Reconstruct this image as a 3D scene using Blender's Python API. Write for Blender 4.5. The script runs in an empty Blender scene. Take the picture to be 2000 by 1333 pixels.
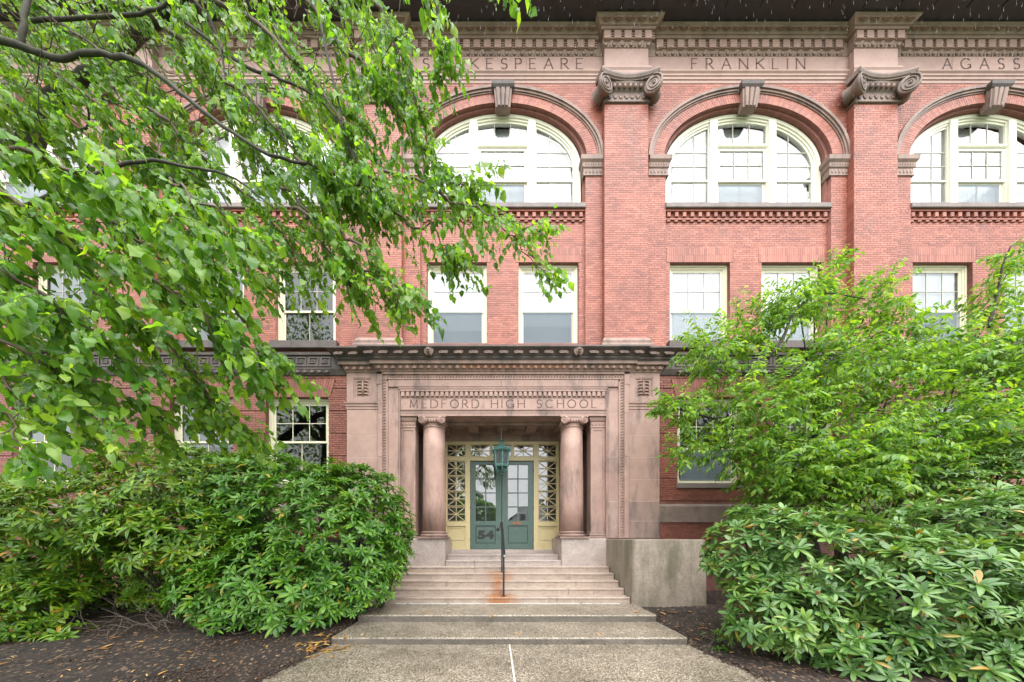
import bpy, math, random
import numpy as np
from mathutils import Vector, Matrix, Euler
R = math.radians
random.seed(7); rng = np.random.default_rng(7)
sc = bpy.context.scene
COL = sc.collection

# ------------------------------------------------------------------ camera, sky, sun, exposure
CAMX, CAMZ = -0.27, 1.88
cd = bpy.data.cameras.new('camera'); cam = bpy.data.objects.new('camera', cd); COL.objects.link(cam)
cam.location = (CAMX, 0, CAMZ); cam.rotation_euler = (R(90), 0, 0)
cd.sensor_width = 36; cd.lens = 622 / 2000 * 36
cd.shift_x = (1000 - 965) / 2000; cd.shift_y = (1050 - 666.5) / 2000
cd.clip_start = 0.05; cd.clip_end = 2000
sc.camera = cam

SUN_EL, SUN_AZ = R(58), R(205)           # high soft sun behind thin rain cloud, from behind the camera
w = bpy.data.worlds.new('World'); sc.world = w; w.use_nodes = True
nt = w.node_tree; nt.nodes.clear()
out = nt.nodes.new('ShaderNodeOutputWorld'); bg = nt.nodes.new('ShaderNodeBackground')
sky = nt.nodes.new('ShaderNodeTexSky'); sky.sky_type = 'NISHITA'; sky.sun_disc = False
sky.sun_elevation = SUN_EL; sky.sun_rotation = SUN_AZ
sky.air_density = 1.6; sky.dust_density = 6.0; sky.ozone_density = 1.0
hs = nt.nodes.new('ShaderNodeHueSaturation'); hs.inputs['Saturation'].default_value = 0.16
nt.links.new(sky.outputs[0], hs.inputs['Color'])
ov = nt.nodes.new('ShaderNodeMix'); ov.data_type = 'RGBA'; ov.inputs[0].default_value = 0.78     # even rain cloud over the clear-sky gradient
nt.links.new(hs.outputs[0], ov.inputs[6]); ov.inputs[7].default_value = (7.0, 7.15, 7.3, 1)
nt.links.new(ov.outputs[2], bg.inputs['Color'])
bg.inputs['Strength'].default_value = 0.15
nt.links.new(bg.outputs[0], out.inputs['Surface'])
sd = bpy.data.lights.new('sun', 'SUN'); sun = bpy.data.objects.new('sun', sd); COL.objects.link(sun)
sd.energy = 1.4; sd.angle = R(70); sd.color = (1, 0.97, 0.93)
sun.rotation_euler = (R(90) - SUN_EL, 0, R(25))      # shines towards +Y (the facade) and down
sc.view_settings.view_transform = 'Standard'; sc.view_settings.look = 'None'
sc.view_settings.exposure = 1.78; sc.view_settings.gamma = 1.0
sc.view_settings.use_curve_mapping = False
sc.cycles.max_bounces = 8; sc.cycles.transparent_max_bounces = 16
sc.cycles.sample_clamp_indirect = 6

# ------------------------------------------------------------------ materials
def mat(name):
    m = bpy.data.materials.new(name); m.use_nodes = True
    n = m.node_tree; b = n.nodes['Principled BSDF']
    return m, n, b
def N(n, t, **kw):
    x = n.nodes.new(t)
    for k, v in kw.items():
        if k in x.inputs: x.inputs[k].default_value = v
        else: setattr(x, k, v)
    return x
def ramp(n, stops):
    r = n.nodes.new('ShaderNodeValToRGB'); e = r.color_ramp.elements
    while len(e) < len(stops): e.new(0.5)
    for el, (p, c) in zip(e, stops):
        el.position = p; el.color = (*c, 1) if len(c) == 3 else c
    return r
def coords(n, scale=(1, 1, 1)):
    g = n.nodes.new('ShaderNodeNewGeometry'); mp = n.nodes.new('ShaderNodeMapping')
    mp.inputs['Scale'].default_value = scale
    n.links.new(g.outputs['Position'], mp.inputs['Vector']); return mp.outputs[0]
def noise(n, vec, scale, detail=4, rough=0.6):
    x = n.nodes.new('ShaderNodeTexNoise'); x.inputs['Scale'].default_value = scale
    x.inputs['Detail'].default_value = detail; x.inputs['Roughness'].default_value = rough
    n.links.new(vec, x.inputs['Vector']); return x.outputs['Fac']
def mixc(n, fac, a, b, mode='MIX'):
    x = n.nodes.new('ShaderNodeMix'); x.data_type = 'RGBA'; x.blend_type = mode
    for i, v in ((0, fac), (6, a), (7, b)):
        if hasattr(v, 'links'): n.links.new(v, x.inputs[i])
        else: x.inputs[i].default_value = v if i == 0 else ((*v, 1) if len(v) == 3 else v)
    return x.outputs[2]
def bump(n, b, h, strength=0.3, dist=0.01):
    x = n.nodes.new('ShaderNodeBump'); x.inputs['Strength'].default_value = strength
    x.inputs['Distance'].default_value = dist
    n.links.new(h, x.inputs['Height']); n.links.new(x.outputs[0], b.inputs['Normal'])
def math_(n, op, a, b=None):
    x = n.nodes.new('ShaderNodeMath'); x.operation = op
    for i, v in enumerate((a, b)):
        if v is None: continue
        if hasattr(v, 'links'): n.links.new(v, x.inputs[i])
        else: x.inputs[i].default_value = v
    return x.outputs[0]
def island_random(n):
    g = n.nodes.new('ShaderNodeNewGeometry'); o = n.nodes.new('ShaderNodeObjectInfo')
    return math_(n, 'FRACT', math_(n, 'ADD', g.outputs['Random Per Island'], o.outputs['Random']))

def m_brick(name, tones, wet=0.55, soot=0.25):
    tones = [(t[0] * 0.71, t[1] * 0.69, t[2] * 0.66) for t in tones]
    m, n, b = mat(name); v = coords(n)
    r = ramp(n, [(i / (len(tones) - 1), t) for i, t in enumerate(tones)])
    n.links.new(island_random(n), r.inputs[0])
    big = ramp(n, [(0.35, (0.80, 0.78, 0.78)), (0.65, (1.12, 1.08, 1.06))]); n.links.new(noise(n, v, 0.7, 5), big.inputs[0])
    c = mixc(n, 1.0, r.outputs[0], big.outputs[0], 'MULTIPLY')
    fine = ramp(n, [(0.3, (0.82, 0.82, 0.82)), (0.7, (1.1, 1.1, 1.1))]); n.links.new(noise(n, v, 60, 3), fine.inputs[0])
    c = mixc(n, 1.0, c, fine.outputs[0], 'MULTIPLY')
    st = ramp(n, [(0.56, (0, 0, 0)), (0.78, (1, 1, 1))]); n.links.new(noise(n, coords(n, (0.9, 0.9, 0.35)), 1.3, 6, 0.7), st.inputs[0])
    c = mixc(n, math_(n, 'MULTIPLY', st.outputs[0], soot), c, (0.10, 0.075, 0.075))
    n.links.new(c, b.inputs['Base Color']); b.inputs['Roughness'].default_value = wet
    bump(n, b, noise(n, v, 90, 3), 0.35, 0.004)
    return m
def m_stone(name, c1, c2, soot=0.3, sootc=(0.05, 0.042, 0.04), rough=0.6, speck=0.0, streak=True, scale=1.2, sootlo=0.5):
    c1 = tuple(v * 0.74 for v in c1); c2 = tuple(v * 0.80 for v in c2)
    m, n, b = mat(name); v = coords(n)
    r = ramp(n, [(0.3, c1), (0.72, c2)]); n.links.new(noise(n, v, 2.2 * scale, 8, 0.65), r.inputs[0])
    c = r.outputs[0]
    g = ramp(n, [(0.3, (0.86, 0.86, 0.86)), (0.7, (1.1, 1.1, 1.1))]); n.links.new(noise(n, v, 45, 4), g.inputs[0])
    c = mixc(n, 1.0, c, g.outputs[0], 'MULTIPLY')
    o = n.nodes.new('ShaderNodeObjectInfo')
    t = ramp(n, [(0, (0.9, 0.88, 0.88)), (1, (1.06, 1.04, 1.02))]); n.links.new(o.outputs['Random'], t.inputs[0])
    c = mixc(n, 1.0, c, t.outputs[0], 'MULTIPLY')
    if speck:
        vo = n.nodes.new('ShaderNodeTexVoronoi'); vo.inputs['Scale'].default_value = speck
        n.links.new(v, vo.inputs['Vector'])
        s = ramp(n, [(0.0, (0.55, 0.53, 0.52)), (0.5, (1, 1, 1)), (1.0, (1.3, 1.26, 1.24))]); n.links.new(vo.outputs['Color'], s.inputs[0])
        c = mixc(n, 1.0, c, s.outputs[0], 'MULTIPLY')
    st = ramp(n, [(sootlo, (0, 0, 0)), (sootlo + 0.22, (1, 1, 1))])
    n.links.new(noise(n, coords(n, (1.6, 1.6, 0.45) if streak else (1, 1, 1)), 1.5, 7, 0.68), st.inputs[0])
    c = mixc(n, math_(n, 'MULTIPLY', st.outputs[0], soot), c, sootc)
    n.links.new(c, b.inputs['Base Color']); b.inputs['Roughness'].default_value = rough
    bump(n, b, noise(n, v, 70, 4), 0.25, 0.004)
    return m
def m_plain(name, col, rough=0.5, metal=0.0, var=0.12, sc_=6, spec=0.5, dirt=None):
    m, n, b = mat(name); v = coords(n)
    a = tuple(x * (1 - var) for x in col); c = tuple(min(1, x * (1 + var)) for x in col)
    r = ramp(n, [(0.3, a), (0.7, c)]); n.links.new(noise(n, v, sc_, 6, 0.65), r.inputs[0])
    o = r.outputs[0]
    if dirt:
        st = ramp(n, [(0.55, (0, 0, 0)), (0.75, (1, 1, 1))]); n.links.new(noise(n, v, 3.1, 8, 0.7), st.inputs[0])
        o = mixc(n, math_(n, 'MULTIPLY', st.outputs[0], dirt[1]), o, dirt[0])
    n.links.new(o, b.inputs['Base Color']); b.inputs['Roughness'].default_value = rough
    b.inputs['Metallic'].default_value = metal; b.inputs['Specular IOR Level'].default_value = spec
    bump(n, b, noise(n, v, 40, 3), 0.1, 0.003)
    return m
def m_leaf(name, tones, rough=0.32, trans=0.35, tcol=1.6, rare=None):
    m, n, b = mat(name)
    st_ = [(0.98 * i / (len(tones) - 1), t) for i, t in enumerate(tones)] + ([(0.986, rare), (1.0, rare)] if rare else [])
    r = ramp(n, st_)
    n.links.new(island_random(n), r.inputs[0])
    v = coords(n)
    g = ramp(n, [(0.3, (0.62, 0.72, 0.7)), (0.5, (1, 1, 1)), (0.72, (1.4, 1.22, 1.0))]); n.links.new(noise(n, v, 1.4, 3), g.inputs[0])
    c = mixc(n, 1.0, r.outputs[0], g.outputs[0], 'MULTIPLY')
    n.links.new(c, b.inputs['Base Color']); b.inputs['Roughness'].default_value = rough
    b.inputs['Specular IOR Level'].default_value = 0.42
    tr = n.nodes.new('ShaderNodeBsdfTranslucent')
    n.links.new(mixc(n, 1.0, c, (tcol * 1.15, tcol * 1.1, tcol * 0.45), 'MULTIPLY'), tr.inputs['Color'])
    mx = n.nodes.new('ShaderNodeMixShader'); mx.inputs[0].default_value = trans
    n.links.new(b.outputs[0], mx.inputs[1]); n.links.new(tr.outputs[0], mx.inputs[2])
    n.links.new(mx.outputs[0], n.nodes['Material Output'].inputs['Surface'])
    bump(n, b, noise(n, v, 60, 2), 0.15, 0.004)
    return m
def m_glass(name, tint=(0.93, 0.95, 0.96), boost=1.6, wav=0.02):
    m, n, b = mat(name); n.nodes.remove(b)
    t = n.nodes.new('ShaderNodeBsdfTransparent'); t.inputs[0].default_value = (*tint, 1)
    g = n.nodes.new('ShaderNodeBsdfGlossy'); g.inputs['Roughness'].default_value = 0.01
    f = n.nodes.new('ShaderNodeFresnel'); f.inputs['IOR'].default_value = 1.52
    bp = n.nodes.new('ShaderNodeBump'); bp.inputs['Strength'].default_value = wav; bp.inputs['Distance'].default_value = 0.05
    n.links.new(noise(n, coords(n), 2.2, 1), bp.inputs['Height']); n.links.new(bp.outputs[0], g.inputs['Normal'])
    mx = n.nodes.new('ShaderNodeMixShader')
    n.links.new(math_(n, 'MINIMUM', math_(n, 'MULTIPLY', f.outputs[0], boost), 1.0), mx.inputs[0])
    n.links.new(t.outputs[0], mx.inputs[1]); n.links.new(g.outputs[0], mx.inputs[2])
    n.links.new(mx.outputs[0], n.nodes['Material Output'].inputs['Surface']); return m
def m_screen(name, col, op):
    m, n, b = mat(name); b.inputs['Base Color'].default_value = (*col, 1); b.inputs['Roughness'].default_value = 0.8
    t = n.nodes.new('ShaderNodeBsdfTransparent'); mx = n.nodes.new('ShaderNodeMixShader'); mx.inputs[0].default_value = op
    n.links.new(t.outputs[0], mx.inputs[1]); n.links.new(b.outputs[0], mx.inputs[2])
    n.links.new(mx.outputs[0], n.nodes['Material Output'].inputs['Surface']); return m

M = {}
M['brick'] = m_brick('red_brick', [(0.34, 0.105, 0.072), (0.44, 0.15, 0.104), (0.40, 0.13, 0.09), (0.49, 0.18, 0.13), (0.37, 0.118, 0.082), (0.29, 0.09, 0.068)], soot=0.55)
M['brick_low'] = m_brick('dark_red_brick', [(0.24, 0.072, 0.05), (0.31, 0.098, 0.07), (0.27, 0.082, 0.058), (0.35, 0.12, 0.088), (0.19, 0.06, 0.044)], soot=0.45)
M['mortar'] = m_plain('red_mortar', (0.185, 0.072, 0.056), 0.8, var=0.25)
M['mortar_low'] = m_plain('red_mortar_ground_floor', (0.17, 0.068, 0.054), 0.8, var=0.3)
M['stone'] = m_stone('brownstone', (0.36, 0.225, 0.19), (0.44, 0.29, 0.245), soot=0.8, sootlo=0.5)
M['stone_up'] = m_stone('pale_brownstone', (0.40, 0.255, 0.215), (0.47, 0.315, 0.27), soot=0.45, sootlo=0.58)
M['stone_weathered'] = m_stone('weathered_brownstone', (0.25, 0.155, 0.125), (0.35, 0.235, 0.195), soot=0.7, sootlo=0.46)
M['stone_cornice'] = m_stone('brown_cornice_stone', (0.27, 0.175, 0.14), (0.36, 0.25, 0.205), soot=0.4, sootlo=0.5)
M['stone_dark'] = m_stone('soot_blackened_brownstone', (0.055, 0.043, 0.041), (0.15, 0.11, 0.10), soot=0.65, sootc=(0.022, 0.02, 0.02), sootlo=0.42)
M['stone_new'] = m_stone('renewed_orange_brownstone', (0.40, 0.19, 0.12), (0.48, 0.25, 0.165), soot=0.2, sootlo=0.6)
M['stone_line'] = m_plain('pointing', (0.45, 0.32, 0.28), 0.8)
M['groove_shade'] = m_plain('engraved_shadow_stone', (0.105, 0.058, 0.048), 0.8)  # dark tone paints the shade inside carved letter grooves
M['stone_cap'] = m_stone('grey_brown_capital_stone', (0.17, 0.12, 0.10), (0.29, 0.205, 0.175), soot=0.5, sootlo=0.48)
M['stone_stained'] = m_stone('soot_stained_brownstone', (0.30, 0.20, 0.17), (0.38, 0.265, 0.23), soot=0.8, sootlo=0.44)
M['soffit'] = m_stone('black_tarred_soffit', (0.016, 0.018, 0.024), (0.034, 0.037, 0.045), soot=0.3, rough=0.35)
M['granite'] = m_stone('pale_granite', (0.36, 0.30, 0.275), (0.46, 0.40, 0.37), soot=0.25, sootlo=0.55, speck=70, rough=0.5)
M['cheek'] = m_stone('mossy_weathered_granite', (0.27, 0.225, 0.185), (0.36, 0.31, 0.26), soot=0.75, sootc=(0.075, 0.07, 0.038), sootlo=0.40, speck=75, rough=0.5)
M['sill'] = m_stone('grey_sandstone_sill', (0.16, 0.125, 0.12), (0.26, 0.21, 0.20), soot=0.4)
M['cream'] = m_plain('cream_paint', (0.58, 0.545, 0.41), 0.4, var=0.05)
M['cream2'] = m_plain('pale_cream_paint', (0.66, 0.635, 0.52), 0.4, var=0.05)
M['yellow'] = m_plain('yellow_cream_paint', (0.45, 0.37, 0.20), 0.42, var=0.06, dirt=((0.30, 0.22, 0.10), 0.25))
M['green'] = m_plain('grey_green_door_paint', (0.052, 0.090, 0.077), 0.4, var=0.12, dirt=((0.06, 0.10, 0.085), 0.5))
M['green_dark'] = m_plain('dark_green_moulding_paint', (0.015, 0.034, 0.028), 0.45)
M['black'] = m_plain('black_painted_iron', (0.012, 0.012, 0.013), 0.35, var=0.3)
M['verdigris'] = m_plain('verdigris_copper', (0.05, 0.13, 0.115), 0.55, var=0.3, sc_=25, dirt=((0.04, 0.09, 0.075), 0.8))
M['lampglass'] = m_screen('smoked_lamp_glass', (0.06, 0.075, 0.08), 0.75)
M['copper'] = m_plain('worn_copper', (0.22, 0.10, 0.055), 0.45, metal=0.6, var=0.3)
M['glass'] = m_glass('window_glass', boost=2.0)
M['doorglass'] = m_glass('door_glass', (0.75, 0.8, 0.82), 5.0, 0.01)
M['shadeglass'] = m_glass('shade_tinted_window_glass', (0.52, 0.57, 0.58), 1.7, 0.05)  # darker copy of the window glass; tint paints in the dark tree reflection
M['screen'] = m_screen('insect_screen', (0.13, 0.16, 0.19), 0.68)
M['screen_light'] = m_screen('pale_insect_screen', (0.27, 0.315, 0.36), 0.5)
M['bark_chip'] = m_brick('bark_chips', [(0.02, 0.013, 0.01), (0.05, 0.03, 0.022), (0.035, 0.022, 0.017), (0.085, 0.05, 0.034), (0.028, 0.018, 0.014), (0.15, 0.095, 0.06)], 0.6, 0.2)
M['blind'] = m_plain('white_roller_blind', (0.68, 0.70, 0.72), 0.7, var=0.03)
M['muntin'] = m_plain('shade_greyed_muntins', (0.34, 0.33, 0.28), 0.5, var=0.08)  # bars greyed to put their shade into the colour
M['curtain'] = m_plain('grey_net_curtain', (0.16, 0.17, 0.165), 0.8, var=0.15)
M['room'] = m_plain('dim_room_plaster', (0.45, 0.45, 0.44), 0.9)
M['metal'] = m_plain('grey_hardware', (0.35, 0.35, 0.34), 0.4, metal=0.7)
M['bulb'] = m_plain('frosted_bulb', (0.7, 0.7, 0.66), 0.4)
M['bark'] = m_plain('mossy_bark', (0.03, 0.026, 0.018), 0.85, var=0.45, sc_=20, dirt=((0.06, 0.075, 0.02), 0.7))
M['twig'] = m_plain('brown_twig_bark', (0.075, 0.05, 0.035), 0.8, var=0.3)
M['deadwood'] = m_plain('bare_grey_twigs', (0.10, 0.078, 0.06), 0.8, var=0.4)
M['bud'] = m_plain('spent_brown_flower_heads', (0.22, 0.10, 0.035), 0.8, var=0.4, sc_=30)
M['leaf_tree'] = m_leaf('heart_shaped_tree_leaves', [(0.05, 0.135, 0.018), (0.085, 0.205, 0.025), (0.12, 0.25, 0.025), (0.17, 0.31, 0.03), (0.075, 0.185, 0.035), (0.21, 0.33, 0.03)], 0.26, 0.56)
M['leaf_right'] = m_leaf('narrow_tree_leaves', [(0.055, 0.15, 0.02), (0.09, 0.205, 0.025), (0.13, 0.26, 0.03), (0.18, 0.31, 0.035), (0.22, 0.34, 0.04)], 0.36, 0.48)
M['leaf_rhA'] = m_leaf('dark_glossy_rhododendron_leaves', [(0.036, 0.12, 0.014), (0.065, 0.18, 0.018), (0.10, 0.235, 0.022), (0.05, 0.15, 0.018), (0.15, 0.285, 0.025)], 0.3, 0.24, rare=(0.30, 0.24, 0.03))
M['leaf_rhB'] = m_leaf('yellowish_rhododendron_leaves', [(0.045, 0.135, 0.014), (0.095, 0.205, 0.016), (0.16, 0.28, 0.016), (0.065, 0.165, 0.016), (0.23, 0.33, 0.02)], 0.3, 0.26, rare=(0.34, 0.22, 0.03))
M['leaf_rhC'] = m_leaf('pale_rhododendron_leaves', [(0.045, 0.12, 0.026), (0.075, 0.165, 0.034), (0.11, 0.21, 0.044), (0.065, 0.145, 0.04), (0.16, 0.26, 0.05)], 0.3, 0.22, rare=(0.32, 0.20, 0.03))
M['leaf_gold'] = m_leaf('golden_fading_leaves', [(0.45, 0.24, 0.02), (0.5, 0.32, 0.04)], 0.4, 0.3, 1.1)
M['leaf_fall'] = m_leaf('fallen_leaves', [(0.42, 0.22, 0.05), (0.30, 0.13, 0.04), (0.52, 0.36, 0.14), (0.22, 0.10, 0.04), (0.5, 0.30, 0.05)], 0.5, 0.1, 1.0)

def m_steps():
    m, n, b = mat('pink_granite_steps'); v = coords(n)
    r = ramp(n, [(0.3, (0.27, 0.21, 0.17)), (0.7, (0.345, 0.28, 0.235))]); n.links.new(noise(n, v, 3, 7), r.inputs[0])
    vo = n.nodes.new('ShaderNodeTexVoronoi'); vo.inputs['Scale'].default_value = 75; n.links.new(v, vo.inputs['Vector'])
    s = ramp(n, [(0, (0.62, 0.58, 0.56)), (0.5, (1, 1, 1)), (1, (1.25, 1.2, 1.16))]); n.links.new(vo.outputs['Color'], s.inputs[0])
    c = mixc(n, 1.0, r.outputs[0], s.outputs[0], 'MULTIPLY')
    st = ramp(n, [(0.5, (0, 0, 0)), (0.72, (1, 1, 1))]); n.links.new(noise(n, coords(n, (1, 1, 2)), 2.2, 8, 0.7), st.inputs[0])
    c = mixc(n, math_(n, 'MULTIPLY', st.outputs[0], 0.55), c, (0.12, 0.085, 0.07))
    # rust that has run down from the foot of the hand rail's posts
    g = n.nodes.new('ShaderNodeNewGeometry'); sp = n.nodes.new('ShaderNodeSeparateXYZ'); n.links.new(g.outputs['Position'], sp.inputs[0])
    ru = None
    for (cx, wx, z0, z1, k) in ((-0.10, 0.46, 0.24, 0.425, 1.3), (-0.18, 0.20, 0.30, 0.90, 0.9), (-0.10, 0.42, 0.72, 0.89, 0.85)):
        dx = math_(n, 'DIVIDE', math_(n, 'ABSOLUTE', math_(n, 'SUBTRACT', sp.outputs[0], cx)), wx)
        fx = math_(n, 'SUBTRACT', 1.0, math_(n, 'MULTIPLY', dx, dx)); fx = math_(n, 'MAXIMUM', fx, 0.0)
        zin = math_(n, 'MULTIPLY', math_(n, 'GREATER_THAN', sp.outputs[2], z0), math_(n, 'LESS_THAN', sp.outputs[2], z1))
        t = math_(n, 'MULTIPLY', math_(n, 'MULTIPLY', fx, zin), k)
        ru = t if ru is None else math_(n, 'MAXIMUM', ru, t)
    nn = ramp(n, [(0.3, (0.15, 0.15, 0.15)), (0.62, (1, 1, 1))]); n.links.new(noise(n, coords(n, (1, 1, 0.6)), 9, 6, 0.7), nn.inputs[0])
    c = mixc(n, math_(n, 'MINIMUM', math_(n, 'MULTIPLY', ru, nn.outputs[0]), 0.85), c, (0.25, 0.088, 0.02))
    n.links.new(c, b.inputs['Base Color']); b.inputs['Roughness'].default_value = 0.42
    bump(n, b, noise(n, v, 80, 3), 0.2, 0.004); return m
M['steps'] = m_steps()
def m_aggregate():
    m, n, b = mat('wet_exposed_aggregate_concrete'); v = coords(n)
    vo = n.nodes.new('ShaderNodeTexVoronoi'); vo.inputs['Scale'].default_value = 64; n.links.new(v, vo.inputs['Vector'])
    s = ramp(n, [(0, (0.095, 0.08, 0.06)), (0.3, (0.19, 0.163, 0.128)), (0.65, (0.28, 0.24, 0.187)), (0.9, (0.39, 0.345, 0.285)), (1, (0.52, 0.475, 0.41))])
    sepc = n.nodes.new('ShaderNodeSeparateColor'); n.links.new(vo.outputs['Color'], sepc.inputs[0]); n.links.new(sepc.outputs[0], s.inputs[0])
    e = ramp(n, [(0.0, (1, 1, 1)), (0.42, (0.95, 0.95, 0.95)), (0.75, (0.45, 0.43, 0.40))]); n.links.new(vo.outputs['Distance'], e.inputs[0])
    c = mixc(n, 1.0, s.outputs[0], e.outputs[0], 'MULTIPLY')
    big = ramp(n, [(0.35, (0.62, 0.61, 0.58)), (0.66, (1.12, 1.1, 1.08))]); n.links.new(noise(n, v, 0.9, 6, 0.65), big.inputs[0])
    c = mixc(n, 1.0, c, big.outputs[0], 'MULTIPLY')
    n.links.new(c, b.inputs['Base Color'])
    rr = ramp(n, [(0.4, (0.22, 0.22, 0.22)), (0.6, (0.5, 0.5, 0.5))]); n.links.new(noise(n, v, 1.6, 4), rr.inputs[0])
    n.links.new(rr.outputs[0], b.inputs['Roughness'])
    inv = math_(n, 'SUBTRACT', 1.0, vo.outputs['Distance']); bump(n, b, inv, 0.6, 0.008); return m
M['aggregate'] = m_aggregate()
def m_mulch():
    m, n, b = mat('dark_wet_bark_mulch'); v = coords(n)
    vo = n.nodes.new('ShaderNodeTexVoronoi'); vo.inputs['Scale'].default_value = 38
    mp = n.nodes.new('ShaderNodeMapping'); mp.inputs['Scale'].default_value = (1, 0.55, 1); mp.inputs['Rotation'].default_value = (0, 0, 0.5)
    nz = n.nodes.new('ShaderNodeTexNoise'); nz.inputs['Scale'].default_value = 5
    n.links.new(v, mp.inputs['Vector']); n.links.new(mp.outputs[0], vo.inputs['Vector'])
    sepc = n.nodes.new('ShaderNodeSeparateColor'); n.links.new(vo.outputs['Color'], sepc.inputs[0])
    s = ramp(n, [(0, (0.006, 0.004, 0.0034)), (0.5, (0.016, 0.0095, 0.0072)), (0.86, (0.028, 0.016, 0.0115)), (0.97, (0.13, 0.085, 0.055)), (1, (0.22, 0.15, 0.09))])
    n.links.new(sepc.outputs[0], s.inputs[0])
    big = ramp(n, [(0.35, (0.7, 0.7, 0.7)), (0.65, (1.25, 1.2, 1.15))]); n.links.new(noise(n, v, 1.3, 5), big.inputs[0])
    c = mixc(n, 1.0, s.outputs[0], big.outputs[0], 'MULTIPLY')
    n.links.new(c, b.inputs['Base Color']); b.inputs['Roughness'].default_value = 0.75
    bump(n, b, sepc.outputs[1], 0.9, 0.02); return m
M['mulch'] = m_mulch()
M['lawn'] = m_plain('rough_lawn', (0.05, 0.09, 0.025), 0.8, var=0.4, sc_=3)
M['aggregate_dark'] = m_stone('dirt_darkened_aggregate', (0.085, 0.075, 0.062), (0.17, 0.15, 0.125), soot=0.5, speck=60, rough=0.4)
M['sealant'] = m_plain('white_joint_sealant', (0.45, 0.45, 0.43), 0.5)

# ------------------------------------------------------------------ mesh helpers
class MB:
    def __init__(s): s.v = []; s.f = []
    def add(s, vs, fs):
        o = len(s.v); s.v.extend(vs); s.f.extend([tuple(i + o for i in f) for f in fs]); return s
    def box(s, x0, x1, y0, y1, z0, z1):
        return s.add([(x0, y0, z0), (x1, y0, z0), (x1, y1, z0), (x0, y1, z0), (x0, y0, z1), (x1, y0, z1), (x1, y1, z1), (x0, y1, z1)],
                     [(0, 3, 2, 1), (4, 5, 6, 7), (0, 1, 5, 4), (1, 2, 6, 5), (2, 3, 7, 6), (3, 0, 4, 7)])
    def bev(s, x0, x1, y0, y1, z0, z1, b=0.01):
        # a box whose front edges (towards -y) are chamfered
        return s.add([(x0 + b, y0, z0 + b), (x1 - b, y0, z0 + b), (x1 - b, y0, z1 - b), (x0 + b, y0, z1 - b),
                      (x0, y0 + b, z0), (x1, y0 + b, z0), (x1, y0 + b, z1), (x0, y0 + b, z1),
                      (x0, y1, z0), (x1, y1, z0), (x1, y1, z1), (x0, y1, z1)],
                     [(0, 1, 2, 3), (4, 5, 1, 0), (5, 6, 2, 1), (6, 7, 3, 2), (7, 4, 0, 3),
                      (8, 9, 5, 4), (9, 10, 6, 5), (10, 11, 7, 6), (11, 8, 4, 7), (11, 10, 9, 8)])
    def bar(s, p, q, w_, d_, up=(0, 1, 0)):
        p = Vector(p); q = Vector(q); t = (q - p).normalized(); u = Vector(up)
        a = t.cross(u)
        if a.length < 1e-4: a = t.cross(Vector((1, 0, 0)))
        a.normalize(); b = a.cross(t).normalized(); a *= w_ / 2; b *= d_ / 2
        vs = [tuple(x) for x in (p - a - b, p + a - b, p + a + b, p - a + b, q - a - b, q + a - b, q + a + b, q - a + b)]
        return s.add(vs, [(0, 3, 2, 1), (4, 5, 6, 7), (0, 1, 5, 4), (1, 2, 6, 5), (2, 3, 7, 6), (3, 0, 4, 7)])
    def tube(s, pts, rad, seg=6, cap=True):
        pts = [Vector(p) for p in pts]; n = len(pts)
        if not hasattr(rad, '__len__'): rad = [rad] * n
        vs = []; prev = None
        for i, p in enumerate(pts):
            t = (pts[min(i + 1, n - 1)] - pts[max(i - 1, 0)])
            t = t.normalized() if t.length > 1e-9 else Vector((0, 0, 1))
            a = t.cross(Vector((0, 0, 1))) if prev is None else prev - t * prev.dot(t)
            if a.length < 1e-4: a = t.cross(Vector((1, 0, 0)))
            a.normalize(); prev = a; b = t.cross(a)
            for k in range(seg):
                th = 2 * math.pi * k / seg
                vs.append(tuple(p + (a * math.cos(th) + b * math.sin(th)) * rad[i]))
        fs = [(i * seg + k, i * seg + (k + 1) % seg, (i + 1) * seg + (k + 1) % seg, (i + 1) * seg + k) for i in range(n - 1) for k in range(seg)]
        if cap: fs += [tuple(range(seg - 1, -1, -1)), tuple((n - 1) * seg + k for k in range(seg))]
        return s.add(vs, fs)
    def lathe(s, prof, c=(0, 0), seg=24, sx=1, sy=1, rot=0):
        vs = []; n = len(prof)
        for r, z in prof:
            for k in range(seg):
                th = 2 * math.pi * k / seg + rot
                vs.append((c[0] + r * sx * math.cos(th), c[1] + r * sy * math.sin(th), z))
        fs = [(i * seg + k, i * seg + (k + 1) % seg, (i + 1) * seg + (k + 1) % seg, (i + 1) * seg + k) for i in range(n - 1) for k in range(seg)]
        fs += [tuple(range(seg - 1, -1, -1)), tuple((n - 1) * seg + k for k in range(seg))]
        return s.add(vs, fs)
    def ball(s, c, r, seg=8, rings=5, rot=None):
        vs = []; rx, ry, rz = r
        for i in range(1, rings):
            ph = math.pi * i / rings
            for k in range(seg):
                th = 2 * math.pi * k / seg
                vs.append(Vector((rx * math.sin(ph) * math.cos(th), ry * math.sin(ph) * math.sin(th), rz * math.cos(ph))))
        vs += [Vector((0, 0, rz)), Vector((0, 0, -rz))]
        if rot is not None:
            mm = rot.to_matrix() if hasattr(rot, 'to_matrix') else rot; vs = [mm @ v for v in vs]
        T = (rings - 1) * seg
        fs = [(i * seg + k, (i + 1) * seg + k, (i + 1) * seg + (k + 1) % seg, i * seg + (k + 1) % seg) for i in range(rings - 2) for k in range(seg)]
        fs += [(T, k, (k + 1) % seg) for k in range(seg)] + [(T + 1, (rings - 2) * seg + (k + 1) % seg, (rings - 2) * seg + k) for k in range(seg)]
        return s.add([(v.x + c[0], v.y + c[1], v.z + c[2]) for v in vs], fs)
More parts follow.
